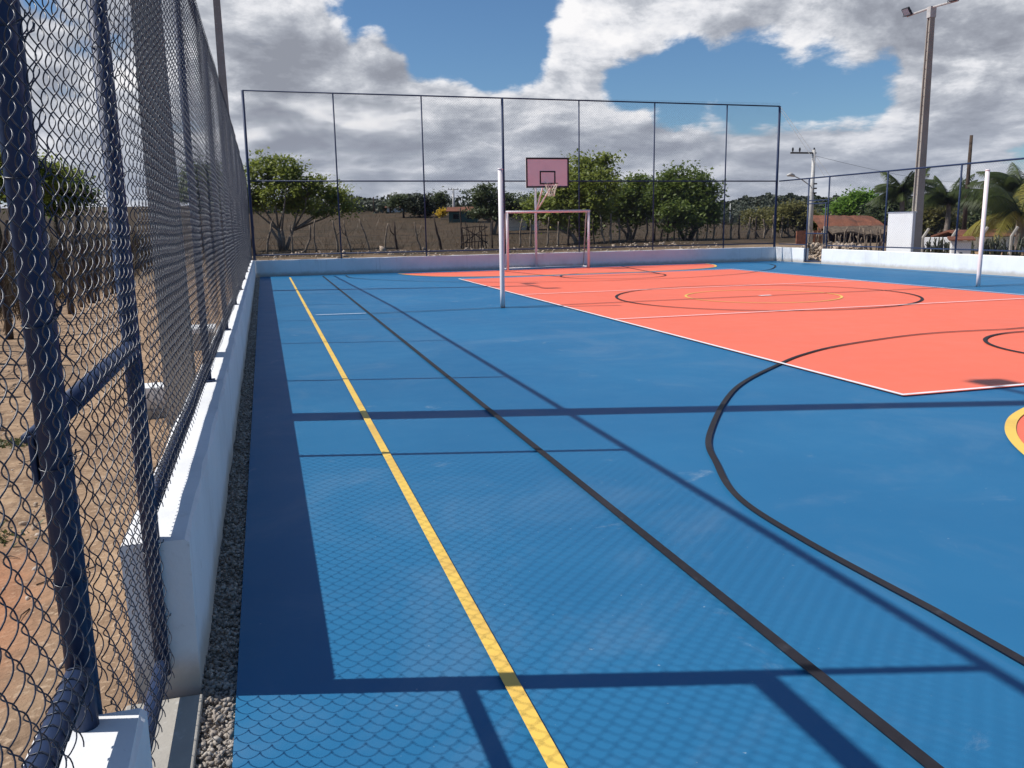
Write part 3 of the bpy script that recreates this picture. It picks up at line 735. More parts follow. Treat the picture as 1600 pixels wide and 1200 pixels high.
# ------------------------------------------------------------------ rough stick fences
def crooked(rnd, h, lean=0, kink=.12, r=.05, fork=False):
    """a crooked branch used as a post; returns a builder with the base at the origin"""
    mb = MB(); pts = [Vector((0, 0, -.15))]; n = 6; x = y = 0
    kx = rnd.uniform(-1, 1)*kink
    for i in range(1, n+1):
        t = i/n; x = lean*t*h + kx*math.sin(t*math.pi) + rnd.uniform(-.03, .03); y = rnd.uniform(-.04, .04)
        pts.append(Vector((x, y, h*t)))
    rs = [r*(1.15-.5*i/n)*rnd.uniform(.85, 1.15) for i in range(n+1)]
    mb.tube(pts, rs, 7)
    if fork:
        p = pts[3]; mb.tube([p, p+Vector((rnd.choice((-1, 1))*.22, .05, .25)), p+Vector((rnd.choice((-1, 1))*.30, .05, .62))], [r*.6, r*.45, r*.3], 6)
    return mb
far = thing('stick_fence', 'crooked branch posts strung with wire along the dry field beyond the far wall', 'fence', (0, 32, tz(0, 32)))
rnd = random.Random(12)
spec = [(376,.05),(398,.02),(416,.25),(457,-.05),(474,.28),(494,0),(527,-.12),(549,-.2),(577,-.28),(603,.12),(622,-.08),(658,-.22),(690,-.2),
        (769,.02),(787,.0),(812,.10),(829,0),(855,.05),(872,.02),(888,.05),(913,0),(929,-.08),(944,-.15),(954,0),(968,-.05),(979,.05),(1008,.06),
        (1022,0),(1033,.25),(1042,.06),(1052,0),(1062,0),(1070,.2),(1080,.02),(1089,-.05),(1103,0),(1113,.06),(1128,0),(1141,.03),(1155,-.02),(1168,.1),(1180,0),(1193,-.05),(1206,.03),(1220,.04),(1233,-.1),(1247,0)]
prevp = None; wires = MB(); lastx = None
for i, (px, lean) in enumerate(spec):
    Yd = 32.0 + .004*(px-400)
    p = atY(px, 386, Yd); z = tz(p.x, p.y); h = rnd.uniform(1.45, 1.85) if px < 1050 else rnd.uniform(1.2, 1.65)
    mb = crooked(rnd, h, lean, .10 if px > 760 else .16, rnd.uniform(.048, .075), fork=rnd.random() < .2)
    mb.build('fence_post', 'wood' if rnd.random() < .7 else 'darkwood', far, smooth=True, loc=Vector((p.x, p.y, z))-far.location)
    q = Vector((p.x, p.y, z))-far.location
    if prevp is not None and not (lastx < 700 < px):
        for zz_ in (.45, .85, 1.2): wires.tube([prevp+Vector((0, 0, zz_)), (prevp+q)/2+Vector((0, 0, zz_-.03)), q+Vector((0, 0, zz_))], .006, 3)
    prevp = q; lastx = px
wires.build('barbed_wire', 'dark', far)
# stick gate
p0 = atY(721, 386, 32.6); p1 = atY(762, 386, 32.6); bz = tz(p0.x, p0.y)
sg2 = thing('stick_gate', 'dark gate of tangled branches leaning in the stick fence left of the goal', 'gate', (p0.x, p0.y, bz)); wd = p1.x-p0.x
mb = crooked(rnd, 2.3, 0, .03, .05); mb.build('gate_post', 'darkwood', sg2, smooth=True)
for i in range(9):
    mb = crooked(rnd, rnd.uniform(1.1, 1.55), rnd.uniform(-.1, .1), .08, .03); mb.build('stick', 'darkwood', sg2, smooth=True, loc=(.12+i*wd/9, rnd.uniform(-.05, .05), 0))
for z0, z1 in ((.3, .35), (.75, .7), (1.15, 1.2), (.2, 1.2), (1.25, .25)):
    mb = MB(); mb.tube([(0, -.06, z0), (wd*.5, -.07, (z0+z1)/2+.05), (wd, -.06, z1)], .026, 6); mb.build('rail', 'darkwood', sg2, smooth=True)
# left side stick fence, near
lf = thing('stick_fence', 'rough timber posts strung with wire across the sand behind the left mesh', 'fence', (-13.9, 0, tz(-13.9, 0)))
prevp = None; wires = MB()
for i in range(20):
    y = -7.4 + i*1.02 + rnd.uniform(-.2, .2); x = -13.85 + rnd.uniform(-.08, .08); z = tz(x, y)
    mb = crooked(rnd, rnd.uniform(1.4, 1.95), rnd.uniform(-.10, .10), .12, rnd.uniform(.045, .065)); q = Vector((x, y, z))-lf.location
    mb.build('fence_post', 'darkwood' if i % 3 else 'wood', lf, smooth=True, loc=q)
    if prevp is not None:
        for zz_ in (.35, .7, 1.05, 1.35): wires.tube([prevp+Vector((.08, 0, zz_)), q+Vector((.08, 0, zz_))], .006, 3)
    prevp = q
wires.build('barbed_wire', 'dark', lf)
# fence right of gate, in front of the tiled shed
rf = thing('stick_fence', 'grey stick fence on the rough ground in front of the red tiled shed', 'fence', (24, 22, tz(24, 22)))
for i in range(30):
    px = 1262+i*4.4+rnd.uniform(-2, 2); p = at(px, 392, 36); z = tz(p.x, p.y)
    mb = crooked(rnd, rnd.uniform(.6, 1.15), rnd.uniform(-.18, .18), .07, rnd.uniform(.022, .045)); mb.build('fence_post', 'wood', rf, smooth=True, loc=Vector((p.x, p.y, z))-rf.location)

# ------------------------------------------------------------------ rubble and loose stones
def heap_region(rng, n):
    t = rng.random(n); side_ = rng.random(n) < .55
    x = np.where(side_, 9.30+rng.gamma(2, .42, n), 3.5+t*6.5); y = np.where(side_, 5.5+t*9, 15.2+rng.gamma(2, .5, n))
    return np.stack([x, y, terrain(x, y)], 1)
rb = rocks('rubble', 1500, heap_region, lambda r, C: r.uniform(.03, .13, len(C)), 'rubble', '', 9, lambda r, C, s: r.uniform(0, .16, len(C))*np.exp(-((C[:, 0]-9.9)/.8)**2)*(C[:, 1] < 14) + r.uniform(0, .10, len(C)))
struct(rb, 'stuff'); rb['label'] = 'pale broken stone rubble heaped outside the far right corner'
def gate_heap(rng, n):
    x = 9.35+rng.random(n)*1.5; y = 10.2+rng.random(n)*3.2; return np.stack([x, y, terrain(x, y)], 1)
rb = rocks('rubble_heap', 900, gate_heap, lambda r, C: r.uniform(.04, .12, len(C)), 'rubble', '', 10, lambda r, C, s: r.uniform(0, 1, len(C))*np.clip((C[:, 0]-9.2)*.7, .1, .60))
struct(rb, 'stuff'); rb['label'] = 'heap of pale rubble seen through the side gate'
def pebb(rng, n):
    x = rng.uniform(-15, -10.7, n); y = -16+rng.random(n)**1.3*30; return np.stack([x, y, terrain(x, y)], 1)
rb = rocks('pebbles', 2600, pebb, lambda r, C: r.gamma(1.6, .006, len(C))+.004, 'rubble', '', 14, lambda r, C, s: r.uniform(-.003, .004, len(C)))
struct(rb, 'stuff'); rb['label'] = 'scattered pebbles and clods on the sandy ground'
def farpebb(rng, n):
    x = rng.uniform(-14, 14, n); y = rng.uniform(14.5, 33, n); return np.stack([x, y, terrain(x, y)], 1)
rb = rocks('field_stones', 1200, farpebb, lambda r, C: r.gamma(1.5, .025, len(C))+.02, 'rubble', '', 15, lambda r, C, s: r.uniform(-.02, .01, len(C)))
struct(rb, 'stuff'); rb['label'] = 'pale stones scattered between the far wall and the stick fence'

# ------------------------------------------------------------------ twigs and litter on the sand
rnd = random.Random(44); mb = MB()
for i in range(150):
    x = rnd.uniform(-13.6, -10.8); y = -15+rnd.random()**1.4*16; z = tz(x, y)+.004; a = rnd.uniform(0, 6.28); L = rnd.uniform(.04, .22)
    d = Vector((math.cos(a), math.sin(a), rnd.uniform(-.02, .06)))*L; p = Vector((x, y, z)); k = Vector((rnd.uniform(-.02, .02), rnd.uniform(-.02, .02), .008))
    mb.tube([p, p+d*.5+k, p+d], [.004, .003, .0015], 4)
o = struct(mb.build('twigs', 'darkwood'), 'stuff'); o['label'] = 'dry twigs and litter lying on the sand outside the left fence'
# ------------------------------------------------------------------ dry grass
def blades(name, C, hgt, wid, m, label, seed, lean=.35, parent=None):
    rng = np.random.default_rng(seed); n = len(C); a = rng.uniform(0, 2*np.pi, n); h = hgt(rng, C); wd_ = wid*rng.uniform(.6, 1.4, n)*np.clip(h, .1, 1.2)
    d = np.stack([np.cos(a), np.sin(a), np.zeros(n)], 1); l = rng.normal(0, lean, (n, 2))
    tip = C+np.stack([l[:, 0]*h, l[:, 1]*h, h], 1); mid = C*.5+tip*.5+np.stack([np.zeros(n), np.zeros(n), h*.08], 1)
    V = np.stack([C-d*wd_[:, None], C+d*wd_[:, None], mid+d*wd_[:, None]*.7, mid-d*wd_[:, None]*.7, tip], 1).reshape(-1, 3)
    b = np.arange(n)[:, None]*5
    F = np.concatenate([np.concatenate([b, b+1, b+2], 1), np.concatenate([b, b+2, b+3], 1), np.concatenate([b+3, b+2, b+4], 1)])
    o = npmesh(name, V, F, m, parent)
    if label: struct(o, 'stuff'); o['label'] = label
    return o
rng = np.random.default_rng(77)
def scatter(n, depth_lo, depth_hi, px0, px1, pw=2.0, Ymin=32.2):
    d = depth_lo + (depth_hi-depth_lo)*rng.random(n)**pw; px = rng.uniform(px0, px1, n)
    ax = (px-800)/FPX
    x = CAM.x + d*(_fw.x+_rt.x*ax); y = CAM.y + d*(_fw.y+_rt.y*ax)
    k = (y > Ymin); x, y = x[k], y[k]
    return np.stack([x, y, terrain(x, y)-.02], 1)
C = scatter(42000, 44, 190, 330, 1330, 1.9)
blades('dry_grass', C, lambda r, C: r.gamma(2.4, .075, len(C))*np.clip(1+(C[:, 1]-32)/90, 1, 2.2), .020, 'drygrass', 'brown dry grass covering the field beyond the stick fence', 3, .65)
C = np.stack([rng.uniform(-24, -14.1, 22000), -8+rng.random(22000)*46, np.zeros(22000)], 1); C[:, 2] = terrain(C[:, 0], C[:, 1])-.02
blades('dry_grass', C, lambda r, C: r.gamma(3.2, .24, len(C)), .010, 'brush', 'brown dry grass and brush behind the left timber fence', 4)
C = np.stack([rng.uniform(-12, 14, 5000), rng.uniform(14.3, 33, 5000), np.zeros(5000)], 1); C[:, 2] = terrain(C[:, 0], C[:, 1])-.02
C = C[rng.random(len(C)) < (.5+.5*np.sin(C[:, 0]*1.1)*np.cos(C[:, 1]*.7))]
blades('dry_grass_tufts', C, lambda r, C: r.gamma(2, .05, len(C)), .03, 'drygrass', 'low dry tufts on the bare strip behind the far wall', 5, .6)
cc = np.array([(-11.6,-13.2),(-11.3,-12.3),(-12.4,-11.8),(-11.5,-10.6),(-12.9,-9.6),(-11.9,-8.4),(-13.0,-6.4),(-11.1,-13.9)])
C = cc[rng.integers(0, len(cc), 1500)]+rng.normal(0, .09, (1500, 2)); C = np.column_stack([C, terrain(C[:, 0], C[:, 1])])
blades('weeds', C, lambda r, C: r.uniform(.008, .035, len(C)), .10, 'weed', 'small green weeds in the sand by the gate', 6, .9)

# ------------------------------------------------------------------ trees
def tree(name, label, x, y, blobs, m_leaf, m_bark='bark', leaves=9000, lsize=.10, trunks=1, tr=.16, seed=0, group=None, gap=.55, fork=None, cat='tree', z=None, clump=.34, squash=.6, tscale=1.0):
    """blobs: (dx, dy, z, rx, ry, rz) in metres round the trunk base"""
    zb = tz(x, y) if z is None else z
    o = thing(name, label, cat, (x, y, zb), group); rnd = random.Random(seed); rg = np.random.default_rng(seed)
    mb = MB()
    vols = np.array([b[3]*b[4]*b[5] for b in blobs])**.66; vols = vols/vols.sum()
    Cs = []
    for b, v in zip(blobs, vols):
        k = max(5, int(v*leaves/62)); u = rg.normal(size=(k, 3)); u /= np.linalg.norm(u, axis=1, keepdims=True)
        rad = rg.uniform(gap, 1.05, (k, 1)); c = np.array(b[:3])+u*rad*np.array(b[3:]); Cs.append(c)
    # limbs: trunk to fork, fork to blobs, blobs to some clumps
    fk = fork if fork else min(b[2]-b[5]*.6 for b in blobs)*.75
    roots = []
    for t in range(trunks):
        a = 2*math.pi*t/max(1, trunks)+rnd.uniform(0, 1); off = .12*tscale if trunks > 1 else 0
        b0 = Vector((math.cos(a)*off, math.sin(a)*off, -.1)); b1 = Vector((math.cos(a)*off*3+rnd.uniform(-.1, .1), math.sin(a)*off*3, fk*.5)); b2 = Vector((math.cos(a)*off*(5 if trunks > 1 else 0)+rnd.uniform(-.15, .15), math.sin(a)*off*5, fk))
        mb.tube([b0, b1, b2], [tr*1.2, tr*.9, tr*.75], 9); roots.append(b2)
    for bi, b in enumerate(blobs):
        r0 = min(roots, key=lambda q: (Vector(b[:3])-q).length); tgt = Vector(b[:3]); midp = (r0+tgt)/2+Vector((rnd.uniform(-.3, .3)*tscale, rnd.uniform(-.3, .3)*tscale, -.1))
        mb.tube([r0-Vector((0, 0, .1)), midp, tgt], [tr*.6, tr*.42, tr*.22], 7)
        for c in Cs[bi][::2][:26]:
            c = Vector(c); h_ = midp.lerp(tgt, rnd.uniform(.3, 1)); mb.tube([h_, (h_+c)/2+Vector((rnd.uniform(-.1, .1), rnd.uniform(-.1, .1), rnd.uniform(-.1, .12))), c], [tr*.2, tr*.12, tr*.05], 4)
    mb.build('trunk', m_bark, o, smooth=True)
    allc = np.concatenate(Cs); n = leaves
    ci = rg.integers(0, len(allc), n); cs = rg.uniform(.5, 1.3, len(allc))*clump*.9
    Pn = allc[ci]+rg.normal(size=(n, 3))*cs[ci][:, None]*np.array([1, 1, squash])
    N = rg.normal(size=(n, 3)); N[:, 2] = np.abs(N[:, 2])+.6; N /= np.linalg.norm(N, axis=1, keepdims=True)
    A = np.cross(N, rg.normal(size=(n, 3))); A /= np.linalg.norm(A, axis=1, keepdims=True); B = np.cross(N, A)
    s = (lsize*rg.uniform(.55, 1.35, n))[:, None]
    V = np.stack([Pn-A*s, Pn-B*s*.5, Pn+A*s, Pn+B*s*.5], 1).reshape(-1, 3)
    F = np.arange(4*n).reshape(-1, 4)
    npmesh('crown', V, F, m_leaf, o)
    return o
def pxy(px, d): p = at(px, 360, d); return p.x, p.y
def view_blobs(px0, d, lst, base):
    """crown lobes given by where they stand against the sky: (px, py, rx_px, ry_px, depth offset)"""
    x0, y0, z0 = base; k = d/FPX; out = []
    for (px, py, rx, ry, dd) in lst:
        p = at(px, py, d+dd); out.append((p.x-x0, p.y-y0, p.z-z0, rx*k, (rx+ry)*.5*k, ry*k))
    return out
def vtree(name, label, px, d, lst, **kw):
    x, y = pxy(px, d); return tree(name, label, x, y, view_blobs(px, d, lst, (x, y, tz(x, y))), **kw)
G1 = 'trees beyond the far wall'
vtree('leafy_tree', 'spreading light green tree with several pale trunks at the left end of the far fence', 440, 51,
      [(415,262,26,20,0),(450,262,22,16,-1),(395,300,26,26,1),(440,300,34,22,0),(480,290,26,18,-1),(520,305,22,15,0),(545,320,14,12,0),(470,318,30,12,1),(360,300,26,30,0),(505,330,16,8,0)],
      m_leaf='leaf_light', leaves=15000, lsize=.115, trunks=4, tr=.11, seed=1, group=G1, fork=1.3, clump=.36)
vtree('leafy_tree', 'tall bushy green tree right behind the backboard with branches poking up at its top', 905, 54,
      [(915,262,24,16,0),(945,250,18,8,0),(890,290,38,26,0),(930,300,36,32,-1),(870,330,32,24,0),(915,345,34,24,0),(860,320,26,20,1),(830,330,20,14,0),(935,275,22,14,0),(900,310,34,30,2)],
      m_leaf='leaf_light', leaves=19000, lsize=.125, trunks=2, tr=.15, seed=2, group=G1, clump=.42, gap=.35)
vtree('leafy_tree', 'low rounded fine leaved tree between the two big green trees', 985, 58,
      [(985,300,32,22,0),(960,320,28,22,0),(1005,320,28,24,0),(985,335,32,18,0),(1000,285,16,10,0)],
      m_leaf='leaf_mid', leaves=12000, lsize=.115, trunks=3, tr=.1, seed=3, group=G1, clump=.42, gap=.35)
vtree('leafy_tree', 'broad domed green tree with low dark skirts at the right of the far fence', 1075, 55,
      [(1065,285,38,22,0),(1100,300,22,26,0),(1040,300,30,24,0),(1090,330,34,24,0),(1055,335,34,24,-1),(1040,275,14,8,0),(1075,310,40,30,2),(1110,330,14,18,0)],
      m_leaf='leaf_mid', m_bark='darkbark', leaves=19000, lsize=.115, trunks=3, tr=.13, seed=4, group=G1, clump=.42, gap=.3)
vtree('leafy_tree', 'dark feathery tree with flat layered crown left of the backboard', 770, 80,
      [(765,300,38,12,0),(745,315,22,8,0),(790,315,34,14,0),(770,330,36,14,0),(815,325,20,14,0),(745,332,20,10,0)],
      m_leaf='leaf_dark', m_bark='bark', leaves=8500, lsize=.14, trunks=2, tr=.16, seed=5, group=G1, clump=.5, squash=.35, gap=.3)
vtree('leafy_tree', 'small dark tree merging behind the white post left of the goal', 825, 88, [(828,318,24,14,0),(845,328,16,12,0),(810,330,18,14,0)],
      m_leaf='leaf_dark', m_bark='darkbark', leaves=5000, lsize=.15, seed=6, group=G1, clump=.5, gap=.3)
vtree('leafy_tree', 'distant umbrella shaped tree by the far red roofed house', 632, 130, [(632,310,17,7,0),(618,318,10,5,0),(645,318,14,8,0)],
      m_leaf='leaf_dark', m_bark='darkbark', leaves=5000, lsize=.22, seed=7, group=G1, clump=.7, squash=.35, gap=.3)
vtree('leafy_tree', 'distant dark dense bush next to the umbrella shaped tree', 656, 128, [(656,322,18,14,0),(650,315,12,8,0),(665,328,12,8,0)],
      m_leaf='leaf_far', m_bark='darkbark', leaves=5000, lsize=.22, seed=8, group=G1, clump=.7, gap=.2)
vtree('leafy_tree', 'distant thin grey crowned tree left of the wooden utility pole', 686, 132, [(688,310,14,8,0),(680,318,12,6,0)],
      m_leaf='leaf_dark', m_bark='darkbark', leaves=1900, lsize=.2, seed=9, group=G1, clump=.7, gap=.4)
vtree('shrub', 'yellow flowering shrub far off in the brown field', 691, 120, [(691,331,7,4,0)], m_leaf='leaf_yellow', leaves=700, lsize=.2, seed=10, tr=.05, clump=.4, cat='shrub')
vtree('shrub', 'round dark bush on the left skyline of the field', 572, 165, [(571,324,9,4,0)], m_leaf='leaf_far', leaves=1500, lsize=.3, seed=11, tr=.08, clump=.7, cat='shrub')
vtree('shrub', 'smaller dark bush on the skyline by the first bare pole', 602, 160, [(602,323,6,4,0)], m_leaf='leaf_far', leaves=1000, lsize=.3, seed=12, tr=.08, clump=.6, cat='shrub')
# right side vegetation
vtree('leafy_tree', 'yellowish thin crowned tree left of the side gate', 1242, 58, [(1240,338,26,20,0),(1268,348,20,18,0),(1215,345,18,12,0),(1240,325,14,8,0)],
      m_leaf='leaf_olive', leaves=7000, lsize=.11, trunks=3, tr=.07, seed=13, group='trees right of the court', clump=.4, gap=.3)
vtree('leafy_tree', 'brownish half bare small tree behind the tall fence corner', 1190, 60, [(1190,345,20,12,0),(1175,340,14,10,0),(1205,335,12,10,0)],
      m_leaf='leaf_olive', leaves=2600, lsize=.10, trunks=3, tr=.06, seed=14, group='trees right of the court', clump=.4, gap=.3)
vtree('leafy_tree', 'bright lime green tree behind the red tiled roof', 1335, 62, [(1340,318,26,12,0),(1320,326,22,10,0),(1360,322,20,12,0),(1345,308,16,6,0)],
      m_leaf='leaf_lime', leaves=9000, lsize=.13, trunks=2, tr=.12, seed=15, group='trees right of the court', clump=.42, gap=.3)
vtree('leafy_tree', 'dark olive tree behind the shed next to the concrete pole', 1392, 58, [(1378,335,18,18,0),(1400,330,16,18,0),(1290,330,14,8,0)][:2],
      m_leaf='leaf_dark', leaves=5000, lsize=.13, trunks=2, tr=.1, seed=16, group='trees right of the court', clump=.45, gap=.3)
vtree('leafy_tree', 'mixed olive thicket between the two utility poles at the right', 1455, 55, [(1450,335,26,18,0),(1475,345,22,16,0),(1440,350,18,14,0)],
      m_leaf='leaf_olive', leaves=5000, lsize=.13, trunks=3, tr=.1, seed=17, group='trees right of the court', clump=.45, gap=.3)
vtree('leafy_tree', 'dull thicket below the skyline behind the right volleyball post', 1555, 70, [(1540,335,26,16,0),(1570,345,26,16,0),(1520,345,22,14,0)],
      m_leaf='leaf_dark', leaves=6000, lsize=.15, trunks=3, tr=.1, seed=18, group='trees right of the court', clump=.5, gap=.3)
# left side trees seen through the mesh
vtree('leafy_tree', 'bright green tree at the left edge seen through the mesh', 15, 34, [(10,255,60,34,0),(70,275,44,28,0),(30,295,60,22,0),(-40,270,50,40,0)],
      m_leaf='leaf_light', m_bark='darkbark', leaves=13000, lsize=.09, trunks=2, tr=.14, seed=19, group='trees behind the left mesh', clump=.34, gap=.3)
vtree('leafy_tree', 'darker round tree through the mesh beside the nearest post', 105, 38, [(95,290,34,26,0),(120,305,22,20,0),(80,315,30,18,0)],
      m_leaf='leaf_mid', m_bark='darkbark', leaves=9000, lsize=.1, trunks=2, tr=.14, seed=20, group='trees behind the left mesh', clump=.36, gap=.3)
vtree('leafy_tree', 'green tree behind the mesh between the concrete pole and the far post', 325, 46, [(315,275,24,22,0),(340,290,24,22,0),(295,300,20,18,0)],
      m_leaf='leaf_mid', leaves=8000, lsize=.11, trunks=2, tr=.12, seed=21, group='trees behind the left mesh', clump=.36, gap=.3)

# ------------------------------------------------------------------ palms
def palm(px, d, top_py, label, nf, L, mats, seed, trunk_h=None, droop=1.0):
    x, y = pxy(px, d); zb = tz(x, y); topz = at(px, top_py, d).z-zb
    o = thing('palm_tree', label, 'palm', (x, y, zb), 'coconut palms'); rnd = random.Random(seed); rg = np.random.default_rng(seed)
    mb = MB(); pts = [Vector((.15*math.sin(t*2.2), .1*t, topz*t)) for t in [i/8 for i in range(9)]]; mb.tube([Vector((0,0,-.1))]+pts[1:], [.17-.006*i for i in range(9)], 10); mb.build('trunk', 'bark', o, smooth=True)
    c = pts[-1]
    for fi in range(nf):
        a = 2*math.pi*fi/nf*1.0+rnd.uniform(-.3, .3)+fi*.7; el = rnd.uniform(.15, 1.25); Lf = L*rnd.uniform(.8, 1.1)
        dr = rnd.uniform(.9, 1.5)*droop; n = 14; sp = [c.copy()]; dirv = Vector((math.cos(a)*math.cos(el), math.sin(a)*math.cos(el), math.sin(el)))
        for k in range(n):
            dirv = (dirv+Vector((0, 0, -dr/n))).normalized(); sp.append(sp[-1]+dirv*Lf/n)
        V = []; F = []
        for k in range(1, n*6):
            t = k/(n*6); i = min(int(t*n), n-1); p = sp[i].lerp(sp[i+1], t*n-i); tg = (sp[i+1]-sp[i]).normalized()
            sd = tg.cross(Vector((0, 0, 1))); sd.normalize(); ll = L*.27*math.sin(math.pi*min(1, t*.85+.15))**.7
            for q in (-1, 1):
                dv = (sd*q*.8+tg*.55+Vector((0, 0, -.5-.5*rnd.random()))).normalized(); e = p+dv*ll*.6; e2 = p+dv*ll+Vector((0, 0, -ll*.25)); wv = tg*.016
                b = len(V); V += [p-wv, p+wv, e+wv*.8, e-wv*.8, e2]; F += [(b, b+1, b+2, b+3), (b+3, b+2, b+4, b+4)]
        m_ = MB(); m_.add(V, [f if f[2] != f[3] else f[:3] for f in F]); m_.tube(sp, [.03-.0018*j for j in range(n+1)], 5)
        m_.build('frond', mats[0] if rnd.random() < .6 or len(mats) == 1 else mats[1], o)
    return o
palm(1405, 50, 300, 'dark coconut palm left of the tall concrete floodlight pole', 24, 2.1, ['frond'], 1)
palm(1478, 52, 315, 'dark coconut palm between the floodlight pole and the thin dark pole', 24, 2.4, ['frond'], 2)
palm(1590, 44, 295, 'dark upper palm rising at the right edge behind the yellow fronds', 22, 2.6, ['frond'], 3)
palm(1592, 34, 335, 'low palm with drooping yellow fronds at the right edge', 15, 3.0, ['frond_y', 'frond'], 4, droop=1.15)

# ------------------------------------------------------------------ utility poles
def upole(px, d, ytop, ybot, label, r=.13, arm=0, lamp=False, m='steel', insul=False):
    x, y = pxy(px, d); zb = tz(x, y); h = at(px, ytop, d).z-zb
    o = thing('utility_pole', label, 'utility pole', (x, y, zb), 'utility poles in the distance')
    mb = MB(); mb.tube([(0, 0, -.2), (0, 0, h)], [r, r*.65], 10); mb.build('pole', m, o, smooth=True)
    if arm:
        mb = MB(); mb.obox((-arm*.42 if lamp else 0, 0, h-.15), Vector((arm/2, 0, 0)), Vector((0, .04, 0)), Vector((0, 0, .035))); a = mb.build('crossarm', m if m != 'steel' else 'darkwood', o)
        for q in (-.85, -.3, .85):
            mb = MB(); cx = (-arm*.42 if lamp else 0)+q*arm/2; mb.tube([(cx, 0, h-.1), (cx, 0, h+.02), (cx, 0, h+.10)], [.03, .05, .03], 6); mb.build('insulator', 'dark', a)
    if lamp:
        mb = MB(); mb.tube([(0, 0, h*.62), (-.7, -.1, h*.70), (-1.15, -.1, h*.735)], .025, 6); a = mb.build('lamp_arm', 'steel', o)
        mb = MB(); mb.tube([(-1.1, -.1, h*.735), (-1.3, -.1, h*.75), (-1.5, -.1, h*.74)], [.06, .10, .05], 8); mb.build('lamp_head', 'steel', a, smooth=True)
        for k in range(3):
            mb = MB(); mb.tube([(.0, -.12, h*.56+k*.22), (.16, -.12, h*.56+k*.22)], .04, 6); mb.build('spool', 'dark', o)
    return o
upole(1266, 42, 236, 385, 'pale utility pole with crossarm and street lamp left of the side gate', .13, 1.4, True)
upole(1506, 48, 214, 370, 'thin dark wooden pole between the palms at the right', .13, 0, False, 'darkwood')
upole(586, 150, 308, 330, 'far bare pole on the left skyline', .16, 0, False, 'darkwood')
upole(611, 148, 304, 330, 'far pole beside the red roofed house', .16, 0, False, 'darkwood')
upole(677, 140, 302, 330, 'far pole with crossarm behind the grey crowned tree', .16, 1.6, False, 'darkwood')
upole(710, 115, 295, 337, 'grey utility pole with crossarm in the field left of the backboard', .2, 1.5)
upole(1140, 150, 318, 345, 'far pale pole below the hill right of the domed tree', .12)
# cable from the utility pole
ca = at(1268, 242, 42); cb = at(1700, 262, 60); mb = MB()
pw = thing('power_line', 'thin power line sagging right from the pale utility pole', 'cable', ca)
mb.tube([(ca.lerp(cb, t)-Vector((0, 0, 1.2*math.sin(math.pi*t))))-ca for t in [i/12 for i in range(13)]], .007, 4); mb.build('cable', 'dark', pw)

# ------------------------------------------------------------------ buildings
def house(px, d, wpx, wall_top, roof_top, ybase, label, wall='cream', roof='tile', windows=1, depth=5, yaw=0, cat='house'):
    x, y = pxy(px, d); zb = tz(x, y); k = d/FPX; hw = wpx*k/2; hz = at(px, wall_top, d).z-zb; rz = at(px, roof_top, d).z-zb
    o = thing('house', label, cat, (x, y, zb)); o.rotation_euler = (0, 0, -YAW+yaw)
    mb = MB(); mb.box((-hw, 0, -.3), (hw, depth, hz)); w0 = mb.build('wall', wall, o)
    e = .35; mb = MB(); th = .1
    mb.add([(-hw-e, -e, hz+.003), (hw+e, -e, hz+.003), (hw+e, depth/2, rz), (-hw-e, depth/2, rz), (hw+e, depth+e, hz+.003), (-hw-e, depth+e, hz+.003),
            (-hw-e, -e, hz+th), (hw+e, -e, hz+th), (hw+e, depth/2, rz+th), (-hw-e, depth/2, rz+th), (hw+e, depth+e, hz+th), (-hw-e, depth+e, hz+th)],
           [(0,3,2,1),(3,5,4,2),(6,7,8,9),(9,8,10,11),(0,1,7,6),(4,5,11,10),(1,2,8,7),(2,4,10,8),(3,0,6,9),(5,3,9,11)]); mb.build('roof', roof, o)
    for i in range(windows):
        cx = -hw+(i+.5)*2*hw/windows; ww = min(.5, hw/windows*.4); mb = MB(); mb.box((cx-ww, -.03, hz*.35), (cx+ww, .02, hz*.8)); mb.build('window', 'shade', o)
    return o
house(619, 150, 26, 325, 319, 332, 'small far house with red roof and white wall on the left skyline', 'wall', windows=2)
house(590, 165, 22, 326, 322, 330, 'low far building on the skyline behind the brown field', 'concrete', 'thatch', windows=1)
house(724, 112, 44, 331, 324, 338, 'far house with rusty roof and teal door behind the stick gate', 'teal', 'tile', windows=2)
house(812, 88, 60, 334, 330, 352, 'long cream building glimpsed under the trees behind the goal', 'cream', 'cream', windows=0)
house(876, 90, 26, 336, 333, 352, 'small yellow walled building under the tree behind the goal', mat('yellow_wall', (.55, .50, .10), .8), 'thatch', windows=0)
# open tiled shed on the right
sx, sy = pxy(1325, 47); sz = tz(sx, sy)
shed = thing('shed', 'low open shed with sagging red tiled roof behind the rubble', 'shed', (sx, sy, sz)); shed.rotation_euler = (0, 0, -YAW-.10); k = 47/FPX
def H(py, px=1325): return at(px, py, 47).z-sz
mb = MB(); mb.box((-1.2, 1.6, 0), (2.0, 1.8, H(354))); mb.build('back_wall', 'brick', shed)
n = 14; v = []; f = []; rnd = random.Random(6)
for i in range(n+1):
    t = i/n; x = -1.5+t*3.5; v += [(x, -.3, H(357)+rnd.uniform(-.04, .04)), (x, 1.0, H(345)+.10*math.sin(t*5)+rnd.uniform(-.03, .03)), (x, 2.6, H(335)+rnd.uniform(-.03, .03)-.1*t)]
for i in range(n): 
    for j in range(2): f.append((i*3+j, (i+1)*3+j, (i+1)*3+j+1, i*3+j+1))
mb = MB(); mb.add(v, f); ro = mb.build('roof', 'tile', shed); md = ro.modifiers.new('thick', 'SOLIDIFY'); md.thickness = .10
v = []; f = []
for i in range(n+1):
    t = i/n; x = -1.3+t*3.9; v += [(x, -1.9, H(363)+.09*math.sin(t*9)+rnd.uniform(-.05, .05)), (x, -.28, H(353)+rnd.uniform(-.03, .03))]
